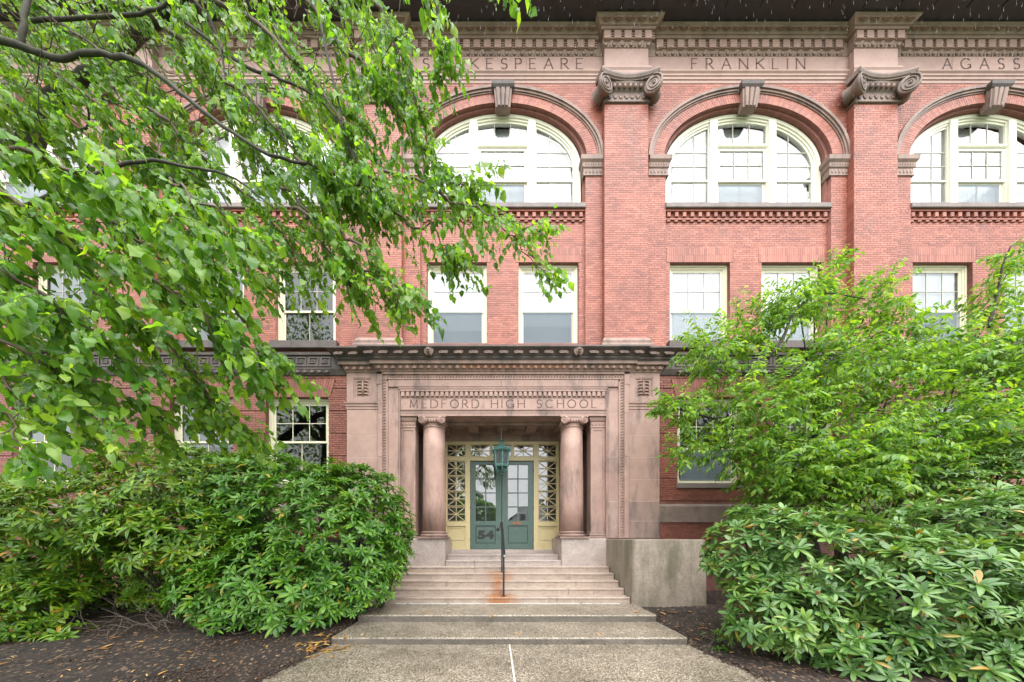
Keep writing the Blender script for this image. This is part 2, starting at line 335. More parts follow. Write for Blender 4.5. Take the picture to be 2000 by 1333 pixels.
    def sweep(s, path, prof, ends=True):
        # profile (outward offset, z) carried along a plan path with mitred corners; outward is to the right of travel
        P = [Vector(p) for p in path]; n = len(P); m = len(prof); vs = []
        nor = []
        for i in range(n - 1):
            d = (P[i + 1] - P[i]).normalized(); nor.append(Vector((d.y, -d.x)))
        for i in range(n):
            a = nor[max(i - 1, 0)]; b = nor[min(i, n - 2)]
            k = (a + b); k = k / max(1e-6, (1 + a.dot(b)))
            for o, z in prof: vs.append((P[i].x + k.x * o, P[i].y + k.y * o, z))
        fs = [(i * m + j, i * m + j + 1, (i + 1) * m + j + 1, (i + 1) * m + j) for i in range(n - 1) for j in range(m - 1)]
        fs = [tuple(reversed(f)) for f in fs]
        if ends: fs += [tuple(range(m)), tuple((n - 1) * m + j for j in range(m - 1, -1, -1))]
        return s.add(vs, fs)
    def mesh(s, name, m_=None, smooth=False):
        me = bpy.data.meshes.new(name); me.from_pydata([tuple(v) for v in s.v], [], s.f)
        if m_ is not None: me.materials.append(m_)
        if smooth: me.polygons.foreach_set('use_smooth', [True] * len(me.polygons))
        me.update(); return me
def link(name, me, parent=None, loc=None, matrix=None):
    o = bpy.data.objects.new(name, me); COL.objects.link(o)
    if parent is not None:
        o.parent = parent
        if parent.get('_w'): o.matrix_parent_inverse = Matrix.Translation(-Vector(parent['_w']))
    if loc is not None: o.location = loc
    if matrix is not None: o.matrix_basis = matrix
    return o
def build(name, mb, m_, parent=None, smooth=False, loc=None):
    return link(name, mb.mesh(name, m_, smooth), parent, loc)
def thing(name, label, cat, loc=(0, 0, 0), group=None):
    o = bpy.data.objects.new(name, None); COL.objects.link(o); o.location = loc; o.empty_display_size = 0.3
    o['_w'] = list(loc); o['label'] = label; o['category'] = cat
    if group: o['group'] = group
    return o
def tag(o, label, cat, group=None):
    o['label'] = label; o['category'] = cat
    if group: o['group'] = group
    return o
def np_mesh(name, V, F, m_, smooth=True):
    V = np.asarray(V, np.float32); F = np.asarray(F, np.int32); k = F.shape[1]
    me = bpy.data.meshes.new(name)
    me.vertices.add(len(V)); me.vertices.foreach_set('co', V.ravel())
    me.loops.add(F.size); me.loops.foreach_set('vertex_index', F.ravel())
    me.polygons.add(len(F)); me.polygons.foreach_set('loop_start', np.arange(0, F.size, k, dtype=np.int32))
    me.polygons.foreach_set('loop_total', np.full(len(F), k, np.int32))
    me.polygons.foreach_set('use_smooth', np.full(len(F), bool(smooth)))
    if m_ is not None: me.materials.append(m_)
    me.update(calc_edges=True); me.validate(); return me
def slab_with_holes(name, outline, holes, y0, y1, m_, parent=None):
    # flat wall in the xz plane with openings cut through it, reveals included
    cu = bpy.data.curves.new(name, 'CURVE'); cu.dimensions = '2D'; cu.fill_mode = 'BOTH'; cu.extrude = (y1 - y0) / 2
    for pl in [outline] + holes:
        sp = cu.splines.new('POLY'); sp.points.add(len(pl) - 1); sp.use_cyclic_u = True
        for p, q in zip(sp.points, pl): p.co = (q[0], q[1], 0, 1)
    o = bpy.data.objects.new(name + '_tmp', cu); COL.objects.link(o)
    dg = bpy.context.evaluated_depsgraph_get(); dg.update()
    me = bpy.data.meshes.new_from_object(o.evaluated_get(dg)); bpy.data.objects.remove(o); bpy.data.curves.remove(cu)
    me.name = name
    co = np.empty(len(me.vertices) * 3, np.float32); me.vertices.foreach_get('co', co); co = co.reshape(-1, 3)
    new = np.stack([co[:, 0], (y0 + y1) / 2 - co[:, 2], co[:, 1]], 1)
    me.vertices.foreach_set('co', new.ravel()); me.materials.clear(); me.materials.append(m_); me.update()
    return link(name, me, parent)
def rect(x0, x1, z0, z1): return [(x0, z0), (x1, z0), (x1, z1), (x0, z1)]
def arch_outline(cx, a, b, zs, z0, seg=40, jamb=None):
    j = a if jamb is None else jamb
    pts = [(cx - j, z0), (cx + j, z0)]
    if jamb is not None and jamb != a: pts.append((cx + j, zs))
    for k in range(seg + 1):
        t = math.pi * k / seg; pts.append((cx + a * math.cos(t), zs + b * math.sin(t)))
    if jamb is not None and jamb != a: pts.append((cx - j, zs))
    return pts
# ------------------------------------------------------------------ the building: planes (metres in front of the lens axis origin)
PF, GW, GF, PI_, SW, NW, UF, DW = 9.40, 9.50, 9.64, 9.65, 9.83, 9.93, 10.05, 11.0
BAYS = [-15.15, -7.58, 0.0, 7.58, 15.15]
PIL = [-11.3, -3.74, 3.74, 11.3]
XE = 18.6; ZS = 13.59; WW = 0.935
school = thing('school_building', 'red brick school with brownstone portico and giant pilasters', 'building', (0, 9.5, 0))

# ---- brickwork
H = 0.0667; J = 0.0085
def courses(x0, x1, z0, z1, hole, h=H, start=0):
    out_ = []; i = 0; z = z0
    while z + h * 0.6 <= z1:
        zt = min(z + h, z1); zm = (z + zt) / 2
        iv = [(x0, x1)]
        for a, b in hole(zm):
            nv = []
            for c, d in iv:
                if b <= c or a >= d: nv.append((c, d)); continue
                if a > c: nv.append((c, a))
                if b < d: nv.append((b, d))
            iv = nv
        head = (i + start) % 7 == 6
        L = 0.104 if head else 0.208
        off = (0.104 if (i + start) % 2 else 0.0) + (0.052 if head else 0)
        for c, d in iv:
            k = math.floor((c - off) / L); x = off + k * L
            while x < d - 0.001:
                a, b = max(x, c), min(x + L, d)
                if b - a > 0.035: out_.append((a + J / 2, b - J / 2, z + J / 2, zt - J / 2))
                x += L
        z += h; i += 1
    return out_
def brick_mesh(name, items, y, dep=0.014):
    A = np.array(items, np.float32); n = len(A)
    jit = rng.uniform(-0.001, 0.001, n).astype(np.float32)
    x0, x1, z0, z1 = A[:, 0], A[:, 1], A[:, 2], A[:, 3]; yf = y + jit; yb = np.full(n, y + dep, np.float32)
    V = np.stack([np.stack(p, 1) for p in ((x0, yf, z0), (x1, yf, z0), (x1, yf, z1), (x0, yf, z1), (x0, yb, z0), (x1, yb, z0), (x1, yb, z1), (x0, yb, z1))], 1)
    F = np.array([(0, 1, 2, 3), (4, 5, 1, 0), (5, 6, 2, 1), (6, 7, 3, 2), (7, 4, 0, 3)])
    return np_mesh(name, V.reshape(-1, 3), (F[None] + (np.arange(n) * 8)[:, None, None]).reshape(-1, 4), None, False)
def put_bricks(items, y, m_, parent, quads=None):
    me = brick_mesh('brick_courses', items, y); me.materials.append(m_)
    o = link('brick_courses', me, parent); o['kind'] = 'stuff'; return o
def quad_bricks(Q, y, m_, parent, dep=0.014):
    # bricks with sloping sides: Q is a list of four (x, z) corners
    Q = np.array(Q, np.float32); n = len(Q); yf = y + rng.uniform(-0.001, 0.001, n).astype(np.float32)
    f = np.concatenate([Q[:, :, :1], np.broadcast_to(yf[:, None, None], (n, 4, 1)), Q[:, :, 1:]], 2)
    b = f.copy(); b[:, :, 1] = y + dep
    V = np.concatenate([f, b], 1)
    F = np.array([(0, 1, 2, 3), (4, 5, 1, 0), (5, 6, 2, 1), (6, 7, 3, 2), (7, 4, 0, 3)])
    me = np_mesh('brick_courses', V.reshape(-1, 3), (F[None] + (np.arange(n) * 8)[:, None, None]).reshape(-1, 4), m_, False)
    o = link('brick_courses', me, parent); o['kind'] = 'stuff'; return o
def ell(x, a, b): return ZS + b * math.sqrt(max(0, 1 - (x / a) ** 2))
def ellx(z, a, b):
    t = (z - ZS) / b
    return a * math.sqrt(1 - t * t) if 0 <= t < 1 else (a if t < 0 else 0)

upper_wall = slab_with_holes('wall', rect(-XE, XE, 7.3, 17.3), [arch_outline(c, 2.6, 1.72, ZS, 7.45, jamb=2.55) for c in BAYS], SW + 0.007, NW + 0.02, M['mortar'], school)
def pil_iv(z): return [(p - 0.665, p + 0.665) for p in PIL]
def hole_s(z):
    h = pil_iv(z)
    for c in BAYS:
        x = 2.55 if z < ZS else ellx(z, 3.08, 2.15)
        if x > 0: h.append((c - x, c + x))
    return h
put_bricks(courses(-XE, XE, 7.32, 15.89, hole_s), SW, M['brick'], upper_wall)
Q = []
for c in BAYS:                               # radial brick rings of the arches
    t = 0.0
    while t < math.pi:
        a0, b0, a1, b1 = 2.6, 1.72, 2.94, 2.0
        sp = math.hypot(2.77 * math.sin(t), 1.86 * math.cos(t)); dt = 0.0715 / sp; g = 0.004 / sp
        n_ = int(round(t / 0.02)); split = (0.5, 0.47, 0.53)[n_ % 3]
        for u0, u1 in ((0, split - 0.006), (split + 0.006, 1)):
            def pt(tt, u): return (c + (a0 + (a1 - a0) * u) * math.cos(tt), ZS + (b0 + (b1 - b0) * u) * math.sin(tt))
            if abs(t - math.pi / 2) > 0.075: Q.append([pt(t + dt - g, u0), pt(t + g, u0), pt(t + g, u1), pt(t + dt - g, u1)])
        t += dt
quad_bricks(Q, SW, M['brick'], upper_wall)

WIN_UP = [c + s * 1.43 for c in BAYS for s in (-1, 1)]
WIN_LO = [c + s * 1.43 for c in BAYS if c for s in (-1, 1)]
panel_wall = slab_with_holes('wall', rect(-XE, XE, 7.3, 17.3), [rect(x - WW, x + WW, 7.94, 10.46) for x in WIN_UP] + [arch_outline(c, 2.5, 1.67, ZS, 12.2) for c in BAYS], NW + 0.007, NW + 0.30, M['mortar'], school)
def hole_n(z):
    h = []
    if z < 10.46: h += [(x - WW, x + WW) for x in WIN_UP]
    elif z < 10.93: h += [(x - WW - 0.10, x + WW + 0.10) for x in WIN_UP]
    for a, b in zip(BAYS[:-1], BAYS[1:]): h.append((a + 2.56, b - 2.56))
    return h
put_bricks(courses(BAYS[0] - 2.56, BAYS[-1] + 2.56, 7.5, 11.68, hole_n, start=3), NW, M['brick'], panel_wall)
def soldiers(x, hw, z0, z1, sk=0.0):
    q = []; n = int(2 * hw / 0.068); wd = 2 * hw / n
    for i in range(n):
        u0 = -hw + i * wd + 0.003; u1 = u0 + wd - 0.006; sp = (0.5, 0.46)[i % 2]
        for f0, f1 in ((0.0, sp - 0.004), (sp + 0.004, 1.0)):
            def P_(u, f): return (x + u * (1 + sk * f), z0 + (z1 - z0) * f)
            q.append([P_(u0, f0), P_(u1, f0), P_(u1, f1), P_(u0, f1)])
    return q
Q = []
for x in WIN_UP: Q += soldiers(x, WW + 0.095, 10.465, 10.925)
quad_bricks(Q, NW, M['brick'], panel_wall)

# ---- ground floor wall: rusticated brick bands
ground_wall = slab_with_holes('wall', rect(-XE, XE, -0.4, 7.32), [rect(x - WW, x + WW, 3.5, 6.06) for x in WIN_LO] + [rect(-4.3, 4.3, -0.3, 7.0)], GW + 0.03, GW + 0.32, M['mortar_low'], school)
ground_wall['label'] = 'darker red ground floor wall with deep horizontal joints'
def hole_g(z):
    h = [(-4.64, 4.64)]
    if 3.5 < z < 6.06: h += [(x - WW, x + WW) for x in WIN_LO]
    elif 6.06 < z < 6.62: h += [(x - WW - 0.06 - 0.28 * (z - 6.06), x + WW + 0.06 + 0.28 * (z - 6.06)) for x in WIN_LO]
    return h
low = []; zt = 6.31
bands = [(6.34, 6.70)]; z = 6.31
while z > 2.95: bands.append((z - 0.672 + 0.03, z)); z -= 0.672
bands.append((1.0, 2.33))
for k, (a, b) in enumerate(bands):
    n = max(1, round((b - a) / H)); low += courses(-XE, XE, a, b + 0.001, hole_g, h=(b - a) / n, start=k)
bands_top = low
single = [r for r in low if 4.64 < abs((r[0] + r[1]) / 2) < 5.24 and 2.9 < r[2] < 6.5]
single.sort(key=lambda r: -(r[1] - r[0])); single = single[:300]; ss = set(single)
rest = [r for r in low if r not in ss]
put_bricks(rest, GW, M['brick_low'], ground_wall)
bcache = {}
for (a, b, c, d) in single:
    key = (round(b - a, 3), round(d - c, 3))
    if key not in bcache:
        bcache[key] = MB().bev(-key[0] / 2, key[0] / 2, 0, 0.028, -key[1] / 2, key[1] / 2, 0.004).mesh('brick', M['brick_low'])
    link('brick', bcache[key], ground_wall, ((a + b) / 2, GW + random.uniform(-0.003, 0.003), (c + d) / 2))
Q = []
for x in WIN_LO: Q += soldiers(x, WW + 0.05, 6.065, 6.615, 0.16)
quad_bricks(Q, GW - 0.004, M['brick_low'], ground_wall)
# water table, plinth courses and window aprons
wt = MB()
for s in (-1, 1):
    p = [(-XE, GW), (-4.64, GW)] if s < 0 else [(4.64, GW), (XE, GW)]
    wt.sweep(p, [(-0.02, 2.33), (0.05, 2.33), (0.05, 2.80), (0.02, 2.87), (-0.02, 2.87)])
build('water_table', wt, M['stone_cap'], school)
for x in WIN_LO:
    sl = MB().bev(x - WW - 0.04, x + WW + 0.04, GW - 0.05, GF + 0.05, 3.34, 3.497, 0.012); build('window_sill', sl, M['sill'], school)

# ---- belt course with greek key, left and right of the portico
for s in (-1, 1):
    p = [(-XE, GW), (-4.64, GW)] if s < 0 else [(4.64, GW), (XE, GW)]
    belt = build('belt_course', MB().sweep(p, [(-0.02, 6.70), (0.03, 6.70), (0.05, 6.74), (0.10, 6.86), (0.10, 6.89), (0.075, 6.90), (0.075, 7.255), (0.12, 7.26), (0.13, 7.33), (-0.30, 7.345)]), M['stone_dark'], school)
    km = MB(); x = 0; span = XE - 5.1 - 0.2; u = 0.3
    def kb(x0, x1, z0, z1):
        a, b = (5.1 + x0, 5.1 + x1) if s > 0 else (-5.1 - x1, -5.1 - x0)
        km.box(a, b, GW - 0.10, GW - 0.07, z0, z1)
    while x < span:
        t = 0.026; L = 0.36
        kb(x, x + t, 6.93, 7.20); kb(x + t, x + L * 0.78, 7.20 - t, 7.20); kb(x + L * 0.78 - t, x + L * 0.78, 7.03, 7.20 - t)
        kb(x + L * 0.30, x + L * 0.78 - t, 7.03, 7.03 + t); kb(x + L * 0.30, x + L * 0.30 + t, 7.03 + t, 7.125)
        kb(x + L * 0.30 + t, x + L * 0.54, 7.125 - t, 7.125); kb(x + t, x + L, 6.93, 6.93 + t); x += L
    build('greek_key_relief', km, M['stone_dark'], belt)
egg_me = {}
def egg(w_, h_, d_, m_):
    k = (w_, h_, d_, m_.name)
    if k not in egg_me:
        b = MB().ball((0, 0, 0), (w_ * 0.30, d_, h_ * 0.46), 8, 6)
        pts = [(w_ * 0.42 * math.cos(t), -d_ * 0.35, h_ * 0.5 * math.sin(t)) for t in np.linspace(-math.pi * 0.02, -math.pi * 0.98, 7)]
        pts = [(w_ * 0.43, -d_ * 0.35, h_ * 0.5)] + pts + [(-w_ * 0.43, -d_ * 0.35, h_ * 0.5)]
        b.tube(pts, w_ * 0.055, 4, False)
        egg_me[k] = b.mesh('egg_ornament', m_, True)
    return egg_me[k]
def egg_row(parent, x0, x1, y, z, step, h_, d_, m_, tilt=0.0):
    n = max(1, int((x1 - x0) / step)); st = (x1 - x0) / n
    for i in range(n):
        mm = m_(x0 + st * (i + 0.5)) if callable(m_) else m_
        link('egg_ornament', egg(round(step, 3), h_, d_, mm), parent, matrix=Matrix.Translation((x0 + st * (i + 0.5), y, z)) @ Matrix.Rotation(tilt, 4, 'X'))
for s in (-1, 1):
    egg_row(belt if s > 0 else belt, *((5.12, 9.5) if s > 0 else (-9.9, -5.12)), GW - 0.07, 6.795, 0.21, 0.12, 0.03, M['stone_dark'], R(-22))
# string course between belt and second floor, with window sills
for x in WIN_UP:
    if abs(x) > 4: build('window_sill', MB().bev(x - WW - 0.1, x + WW + 0.1, NW - 0.16, UF + 0.06, 7.70, 7.938, 0.015), M['stone_dark'], school)

# ---- third floor sills with corbel tables
corb_a = MB().bev(-0.055, 0.055, -0.07, 0.06, -0.075, 0.075, 0.012).mesh('corbel_brick', M['brick'])
corb_b = MB().bev(-0.055, 0.055, -0.04, 0.06, -0.03, 0.03, 0.012).mesh('corbel_brick', M['brick'])
for c in BAYS:
    slb = build('window_sill', MB().bev(c - 2.56, c + 2.56, SW - 0.04, UF + 0.12, 12.04, 12.198, 0.015), M['sill'], school)
    band = build('corbel_table', MB().box(c - 2.55, c + 2.55, NW - 0.075, NW + 0.05, 11.985, 12.037).box(c - 2.55, c + 2.55, NW - 0.035, NW + 0.05, 11.755, 11.80), M['brick'], school)
    n = 21; st = 5.1 / n
    for i in range(n):
        x = c - 2.55 + st * (i + 0.5)
        link('corbel_brick', corb_a, band, (x, NW, 11.892)); link('corbel_brick', corb_b, band, (x, NW, 11.715))

# ---- arches: archivolt moulding, keystones, impost blocks
def ring(mb, c, a0, b0, a1, b1, y0, y1, seg=48, gap=0.0):
    for s in ((0, 1) if gap else (0,)):
        t0, t1 = ((0, math.pi / 2 - gap) if s == 0 else (math.pi / 2 + gap, math.pi)) if gap else (0, math.pi)
        n = seg // (2 if gap else 1); o = len(mb.v)
        for k in range(n + 1):
            t = t0 + (t1 - t0) * k / n; cs, sn = math.cos(t), math.sin(t)
            mb.v += [(c + a0 * cs, y0, ZS + b0 * sn), (c + a1 * cs, y0, ZS + b1 * sn), (c + a1 * cs, y1, ZS + b1 * sn), (c + a0 * cs, y1, ZS + b0 * sn)]
        for k in range(n):
            i = o + k * 4; j = i + 4
            for q in range(4): mb.f.append((i + q, i + (q + 1) % 4, j + (q + 1) % 4, j + q))
    return mb
for c in BAYS:
    b = MB(); ring(b, c, 2.93, 1.99, 2.97, 2.03, SW - 0.02, SW + 0.05, gap=0.085); ring(b, c, 2.97, 2.03, 3.03, 2.09, SW - 0.05, SW + 0.05, gap=0.085); ring(b, c, 3.03, 2.09, 3.11, 2.17, SW - 0.085, SW + 0.05, gap=0.085)
    build('archivolt', b, M['stone_weathered'], school)
    k = MB()
    def wedge(w0, w1, y0, y1, z0, z1, yb=SW + 0.13):
        k.add([(c - w0, y0, z0), (c + w0, y0, z0), (c + w1, y1, z1), (c - w1, y1, z1), (c - w0, yb, z0), (c + w0, yb, z0), (c + w1, yb, z1), (c - w1, yb, z1)],
              [(0, 1, 2, 3), (4, 5, 1, 0), (5, 6, 2, 1), (6, 7, 3, 2), (7, 4, 0, 3)])
    wedge(0.22, 0.275, SW - 0.06, SW - 0.13, 15.09, 15.56)
    for u in (-0.55, 0.0, 0.55):
        k.add([(c + 0.21 * u - 0.035, SW - 0.10, 15.10), (c + 0.21 * u + 0.035, SW - 0.10, 15.10), (c + 0.285 * u + 0.05, SW - 0.17, 15.55), (c + 0.285 * u - 0.05, SW - 0.17, 15.55),
               (c + 0.21 * u - 0.055, SW - 0.06, 15.10), (c + 0.21 * u + 0.055, SW - 0.06, 15.10), (c + 0.285 * u + 0.075, SW - 0.125, 15.55), (c + 0.285 * u - 0.075, SW - 0.125, 15.55)],
              [(0, 1, 2, 3), (4, 5, 1, 0), (5, 6, 2, 1), (6, 7, 3, 2), (7, 4, 0, 3)])
    ks = build('keystone', k, M['stone_weathered'], school)
    build('keystone_cap', MB().sweep([(c - 0.28, SW), (c - 0.27, SW - 0.12), (c + 0.27, SW - 0.12), (c + 0.27, SW)], [(0, 15.55), (0.03, 15.57), (0.07, 15.63), (0.08, 15.72), (0, 15.725)]), M['stone_dark'], ks)
    for s in (-1, 1):
        x0, x1 = (c + 2.5, c + 3.08) if s > 0 else (c - 3.08, c - 2.5)
        im = build('impost_block', MB().sweep([(x0, UF), (x0, SW), (x1, SW)] if s > 0 else [(x0, SW), (x1, SW), (x1, UF)],
             [(0, 13.02), (0.03, 13.03), (0.03, 13.06), (0.015, 13.07), (0.015, 13.25), (0.04, 13.27), (0.05, 13.30), (0.05, 13.40), (0.10, 13.46), (0.11, 13.58), (0, 13.585)]), M['stone_weathered'], school)
        r = MB()
        for i in range(5): r.ball((x0 + 0.07 + i * 0.11, SW - 0.015, 13.16), (0.035, 0.018, 0.07), 6, 4)
        for i in range(7): r.ball((x0 + 0.05 + i * 0.08, SW - 0.05, 13.35), (0.026, 0.016, 0.035), 6, 4)
        build('carved_relief', r, M['stone_weathered'], im, True)

# ---- giant pilasters with ionic capitals
def spiral(r0, turns=2.4, n=44, hand=1, start=0.0):
    return [(hand * r0 * (1 - 0.80 * k / n) * math.cos(start - 2 * math.pi * turns * k / n), r0 * (1 - 0.80 * k / n) * math.sin(start - 2 * math.pi * turns * k / n)) for k in range(n + 1)]
def volute(mb, c, r, ang, depth, hand):
    # spiral scroll facing -y, turned by ang about z, bolster running back
    rot = Matrix.Rotation(ang, 3, 'Z')
    def T(x, y, z): v = rot @ Vector((x, y, z)); return (c[0] + v.x, c[1] + v.y, c[2] + v.z)
    n = 24; o = len(mb.v); prof = [(0.0, -0.02 * r / 0.24), (r * 0.97, -0.012 * r / 0.24), (r, 0.0), (r, depth * 0.10), (r * 0.72, depth * 0.45), (r * 0.66, depth * 0.6), (r * 0.8, depth)]
    for rr, yy in prof:
        for k in range(n): mb.v.append(T(rr * math.cos(2 * math.pi * k / n), yy, rr * math.sin(2 * math.pi * k / n)))
    for i in range(len(prof) - 1):
        for k in range(n): mb.f.append((o + i * n + k, o + i * n + (k + 1) % n, o + (i + 1) * n + (k + 1) % n, o + (i + 1) * n + k))
    mb.tube([T(x, -0.022 * r / 0.24, z) for x, z in spiral(r * 0.94, hand=hand, start=math.pi / 2)], [r * 0.10 * (1 - 0.6 * k / 44) for k in range(45)], 6)
    q = T(0, -0.02, 0); mb.ball(q, (r * 0.16,) * 3, 8, 5)
for p in PIL:
    hw = 0.665
    pl = build('pilaster', MB().box(p - hw, p + hw, PI_ + 0.007, SW + 0.05, 7.5, 15.05), M['mortar'], school)
    put_bricks(courses(p - hw, p + hw, 7.92, 15.02, lambda z: []), PI_, M['brick'], pl)
    b = MB()                                   # bricks on the two returns
    side = [(a, c_, d) for (a, b_, c_, d) in courses(0, 0.18, 7.92, 15.02, lambda z: []) if a < 0.01]
    for s in (-1, 1):
        for (a, z0, z1) in side: b.box(p + s * hw - 0.004, p + s * hw + 0.004, PI_ + 0.016, SW - 0.004, z0, z1)
    o = build('brick_courses', b, M['brick'], pl); o['kind'] = 'stuff'
    build('base', MB().sweep([(p - hw, SW), (p - hw, PI_), (p + hw, PI_), (p + hw, SW)], [(0, 7.3), (0.14, 7.3), (0.14, 7.58), (0.10, 7.60), (0.11, 7.66), (0.10, 7.72), (0.05, 7.75), (0.06, 7.82), (0.03, 7.90), (0, 7.93)]), M['stone_weathered'], pl)
    b = MB().sweep([(p - hw, SW), (p - hw, PI_), (p + hw, PI_), (p + hw, SW)], [(0, 15.02), (0.045, 15.03), (0.05, 15.06), (0.02, 15.085), (0.012, 15.09), (0.012, 15.34), (0.03, 15.36), (0.13, 15.48), (0.13, 15.60), (0, 15.62)])
    build('capital_necking', b, M['stone_cap'], pl)
    r = MB()
    for i in range(-3, 4):
        x = p + i * 0.17; hgt = 0.16 if i % 2 == 0 else 0.12
        for a in (-0.5, 0, 0.5): r.ball((x + math.sin(a) * hgt * 0.5, PI_ - 0.02, 15.13 + math.cos(a) * hgt * 0.5), (0.022, 0.02, hgt * 0.45), 6, 4, Euler((0, a, 0)))
    for i in range(6): r.ball((p - 0.40 + i * 0.16, PI_ - 0.10, 15.42), (0.055, 0.045, 0.062), 8, 5)
    build('carved_relief', r, M['stone_weathered'], pl, True)
    for s in (-1, 1):
        v = MB(); volute(v, (p + s * 0.70, PI_ - 0.25, 15.28), 0.255, -s * R(26), 0.36, s)
        build('volute', v, M['stone_cap'], pl, True)
    arc = []
    for k in range(17):
        u = -1 + 2 * k / 16; arc.append((p + u * 0.86, PI_ - 0.17 - 0.15 * u * u))
    ab = MB().sweep(arc, [(-0.30, 15.52), (-0.03, 15.525), (-0.03, 15.55), (0.0, 15.57), (0.025, 15.63), (0.025, 15.67), (-0.30, 15.69)])
    build('abacus', ab, M['stone_cap'], pl)
    build('entablature_block', MB().box(p - hw, p + hw, PI_, SW + 0.02, 15.70, 16.74).sweep([(p - hw, SW), (p - hw, PI_), (p + hw, PI_), (p + hw, SW)], [(0, 15.74), (0.03, 15.76), (0.03, 15.86), (0.045, 15.87), (0.045, 15.98), (0.07, 16.03), (0.07, 16.08), (0, 16.09)]), M['stone_up'], pl)

# ---- main entablature
def ent_path():
    pts = [(-XE, SW)]
    for p in PIL: pts += [(p - 0.665, SW), (p - 0.665, PI_), (p + 0.665, PI_), (p + 0.665, SW)]
    return pts + [(XE, SW)]
segs = []; e = [-XE] + [v for p in PIL for v in (p - 0.665, p + 0.665)] + [XE]
for i in range(0, len(e), 2): segs.append((e[i], e[i + 1]))
arc_ = MB(); fri = MB()
for a, b in segs:
    x = a
    while x < b - 0.01:                         # frieze and architrave stones, jointed
        x2 = min(x + 1.9, b)
        if b - x2 < 0.6: x2 = b
        fr = build('frieze_stone', MB().bev(x + 0.002, x2 - 0.002, SW - 0.015, SW + 0.2, 16.222, 16.70, 0.005), M['stone_up'], school)
        build('architrave_stone', MB().sweep([(x + 0.002, SW), (x2 - 0.002, SW)], [(-0.1, 15.90), (0.0, 15.90), (0.0, 15.99), (0.02, 15.993), (0.02, 16.08), (0.04, 16.085), (0.04, 16.14), (0.075, 16.18), (0.075, 16.215), (-0.1, 16.22)]), M['stone_up'], school)
        x = x2
cornice = build('cornice', MB().sweep(ent_path(), [(-0.05, 16.70), (0.02, 16.70), (0.03, 16.73), (0.06, 16.80), (0.065, 16.825), (0.065, 17.05), (0.15, 17.06), (0.16, 17.12), (0.19, 17.125), (0.22, 17.16), (0.29, 17.20), (0.33, 17.235), (0.34, 17.255), (-0.05, 17.256)], False), M['stone_cornice'], school)
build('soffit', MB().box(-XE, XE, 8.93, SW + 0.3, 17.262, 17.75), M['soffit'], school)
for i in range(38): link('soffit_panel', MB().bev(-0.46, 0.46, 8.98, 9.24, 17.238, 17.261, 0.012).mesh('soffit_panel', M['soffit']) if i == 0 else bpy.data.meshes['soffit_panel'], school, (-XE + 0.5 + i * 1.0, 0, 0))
dm = MB().bev(-0.105, 0.105, -0.068, 0.0, -0.118, 0.118, 0.008)
for k in range(3): dm.box(0.115, 0.2, -0.03, 0.0, -0.08 + k * 0.07, -0.05 + k * 0.07)
dent_up = dm.mesh('dentil', M['stone_up'])
leafm = MB()
def bed_leaves(x0, x1, y):
    n = max(1, int((x1 - x0) / 0.235)); st = (x1 - x0) / n
    for i in range(n):
        x = x0 + st * (i + 0.5)
        leafm.ball((x, y - 0.045, 16.765), (0.07, 0.025, 0.062), 6, 4); leafm.ball((x + st / 2, y - 0.04, 16.745), (0.022, 0.022, 0.05), 5, 4)
for a, b in segs + [(p - 0.665, p + 0.665) for p in PIL]:
    y = SW if (a, b) in segs else PI_
    if y == PI_: a -= 0.10; b += 0.10
    else: a += 0.22 if a > -XE else 0; b -= 0.22 if b < XE else 0
    n = max(1, round((b - a) / 0.32)); st = (b - a) / n
    for i in range(n): link('dentil', dent_up, cornice, (a + st * (i + 0.5), y - 0.065, 16.935))
    bed_leaves(a, b, y)
    if y == PI_: a -= 0.10; b += 0.10
    egg_row(cornice, a, b, y - 0.255, 17.185, 0.32, 0.13, 0.035, M['stone_cornice'], R(-52))
o = build('carved_leaf_row', leafm, M['stone_cornice'], cornice, True); o['kind'] = 'stuff'

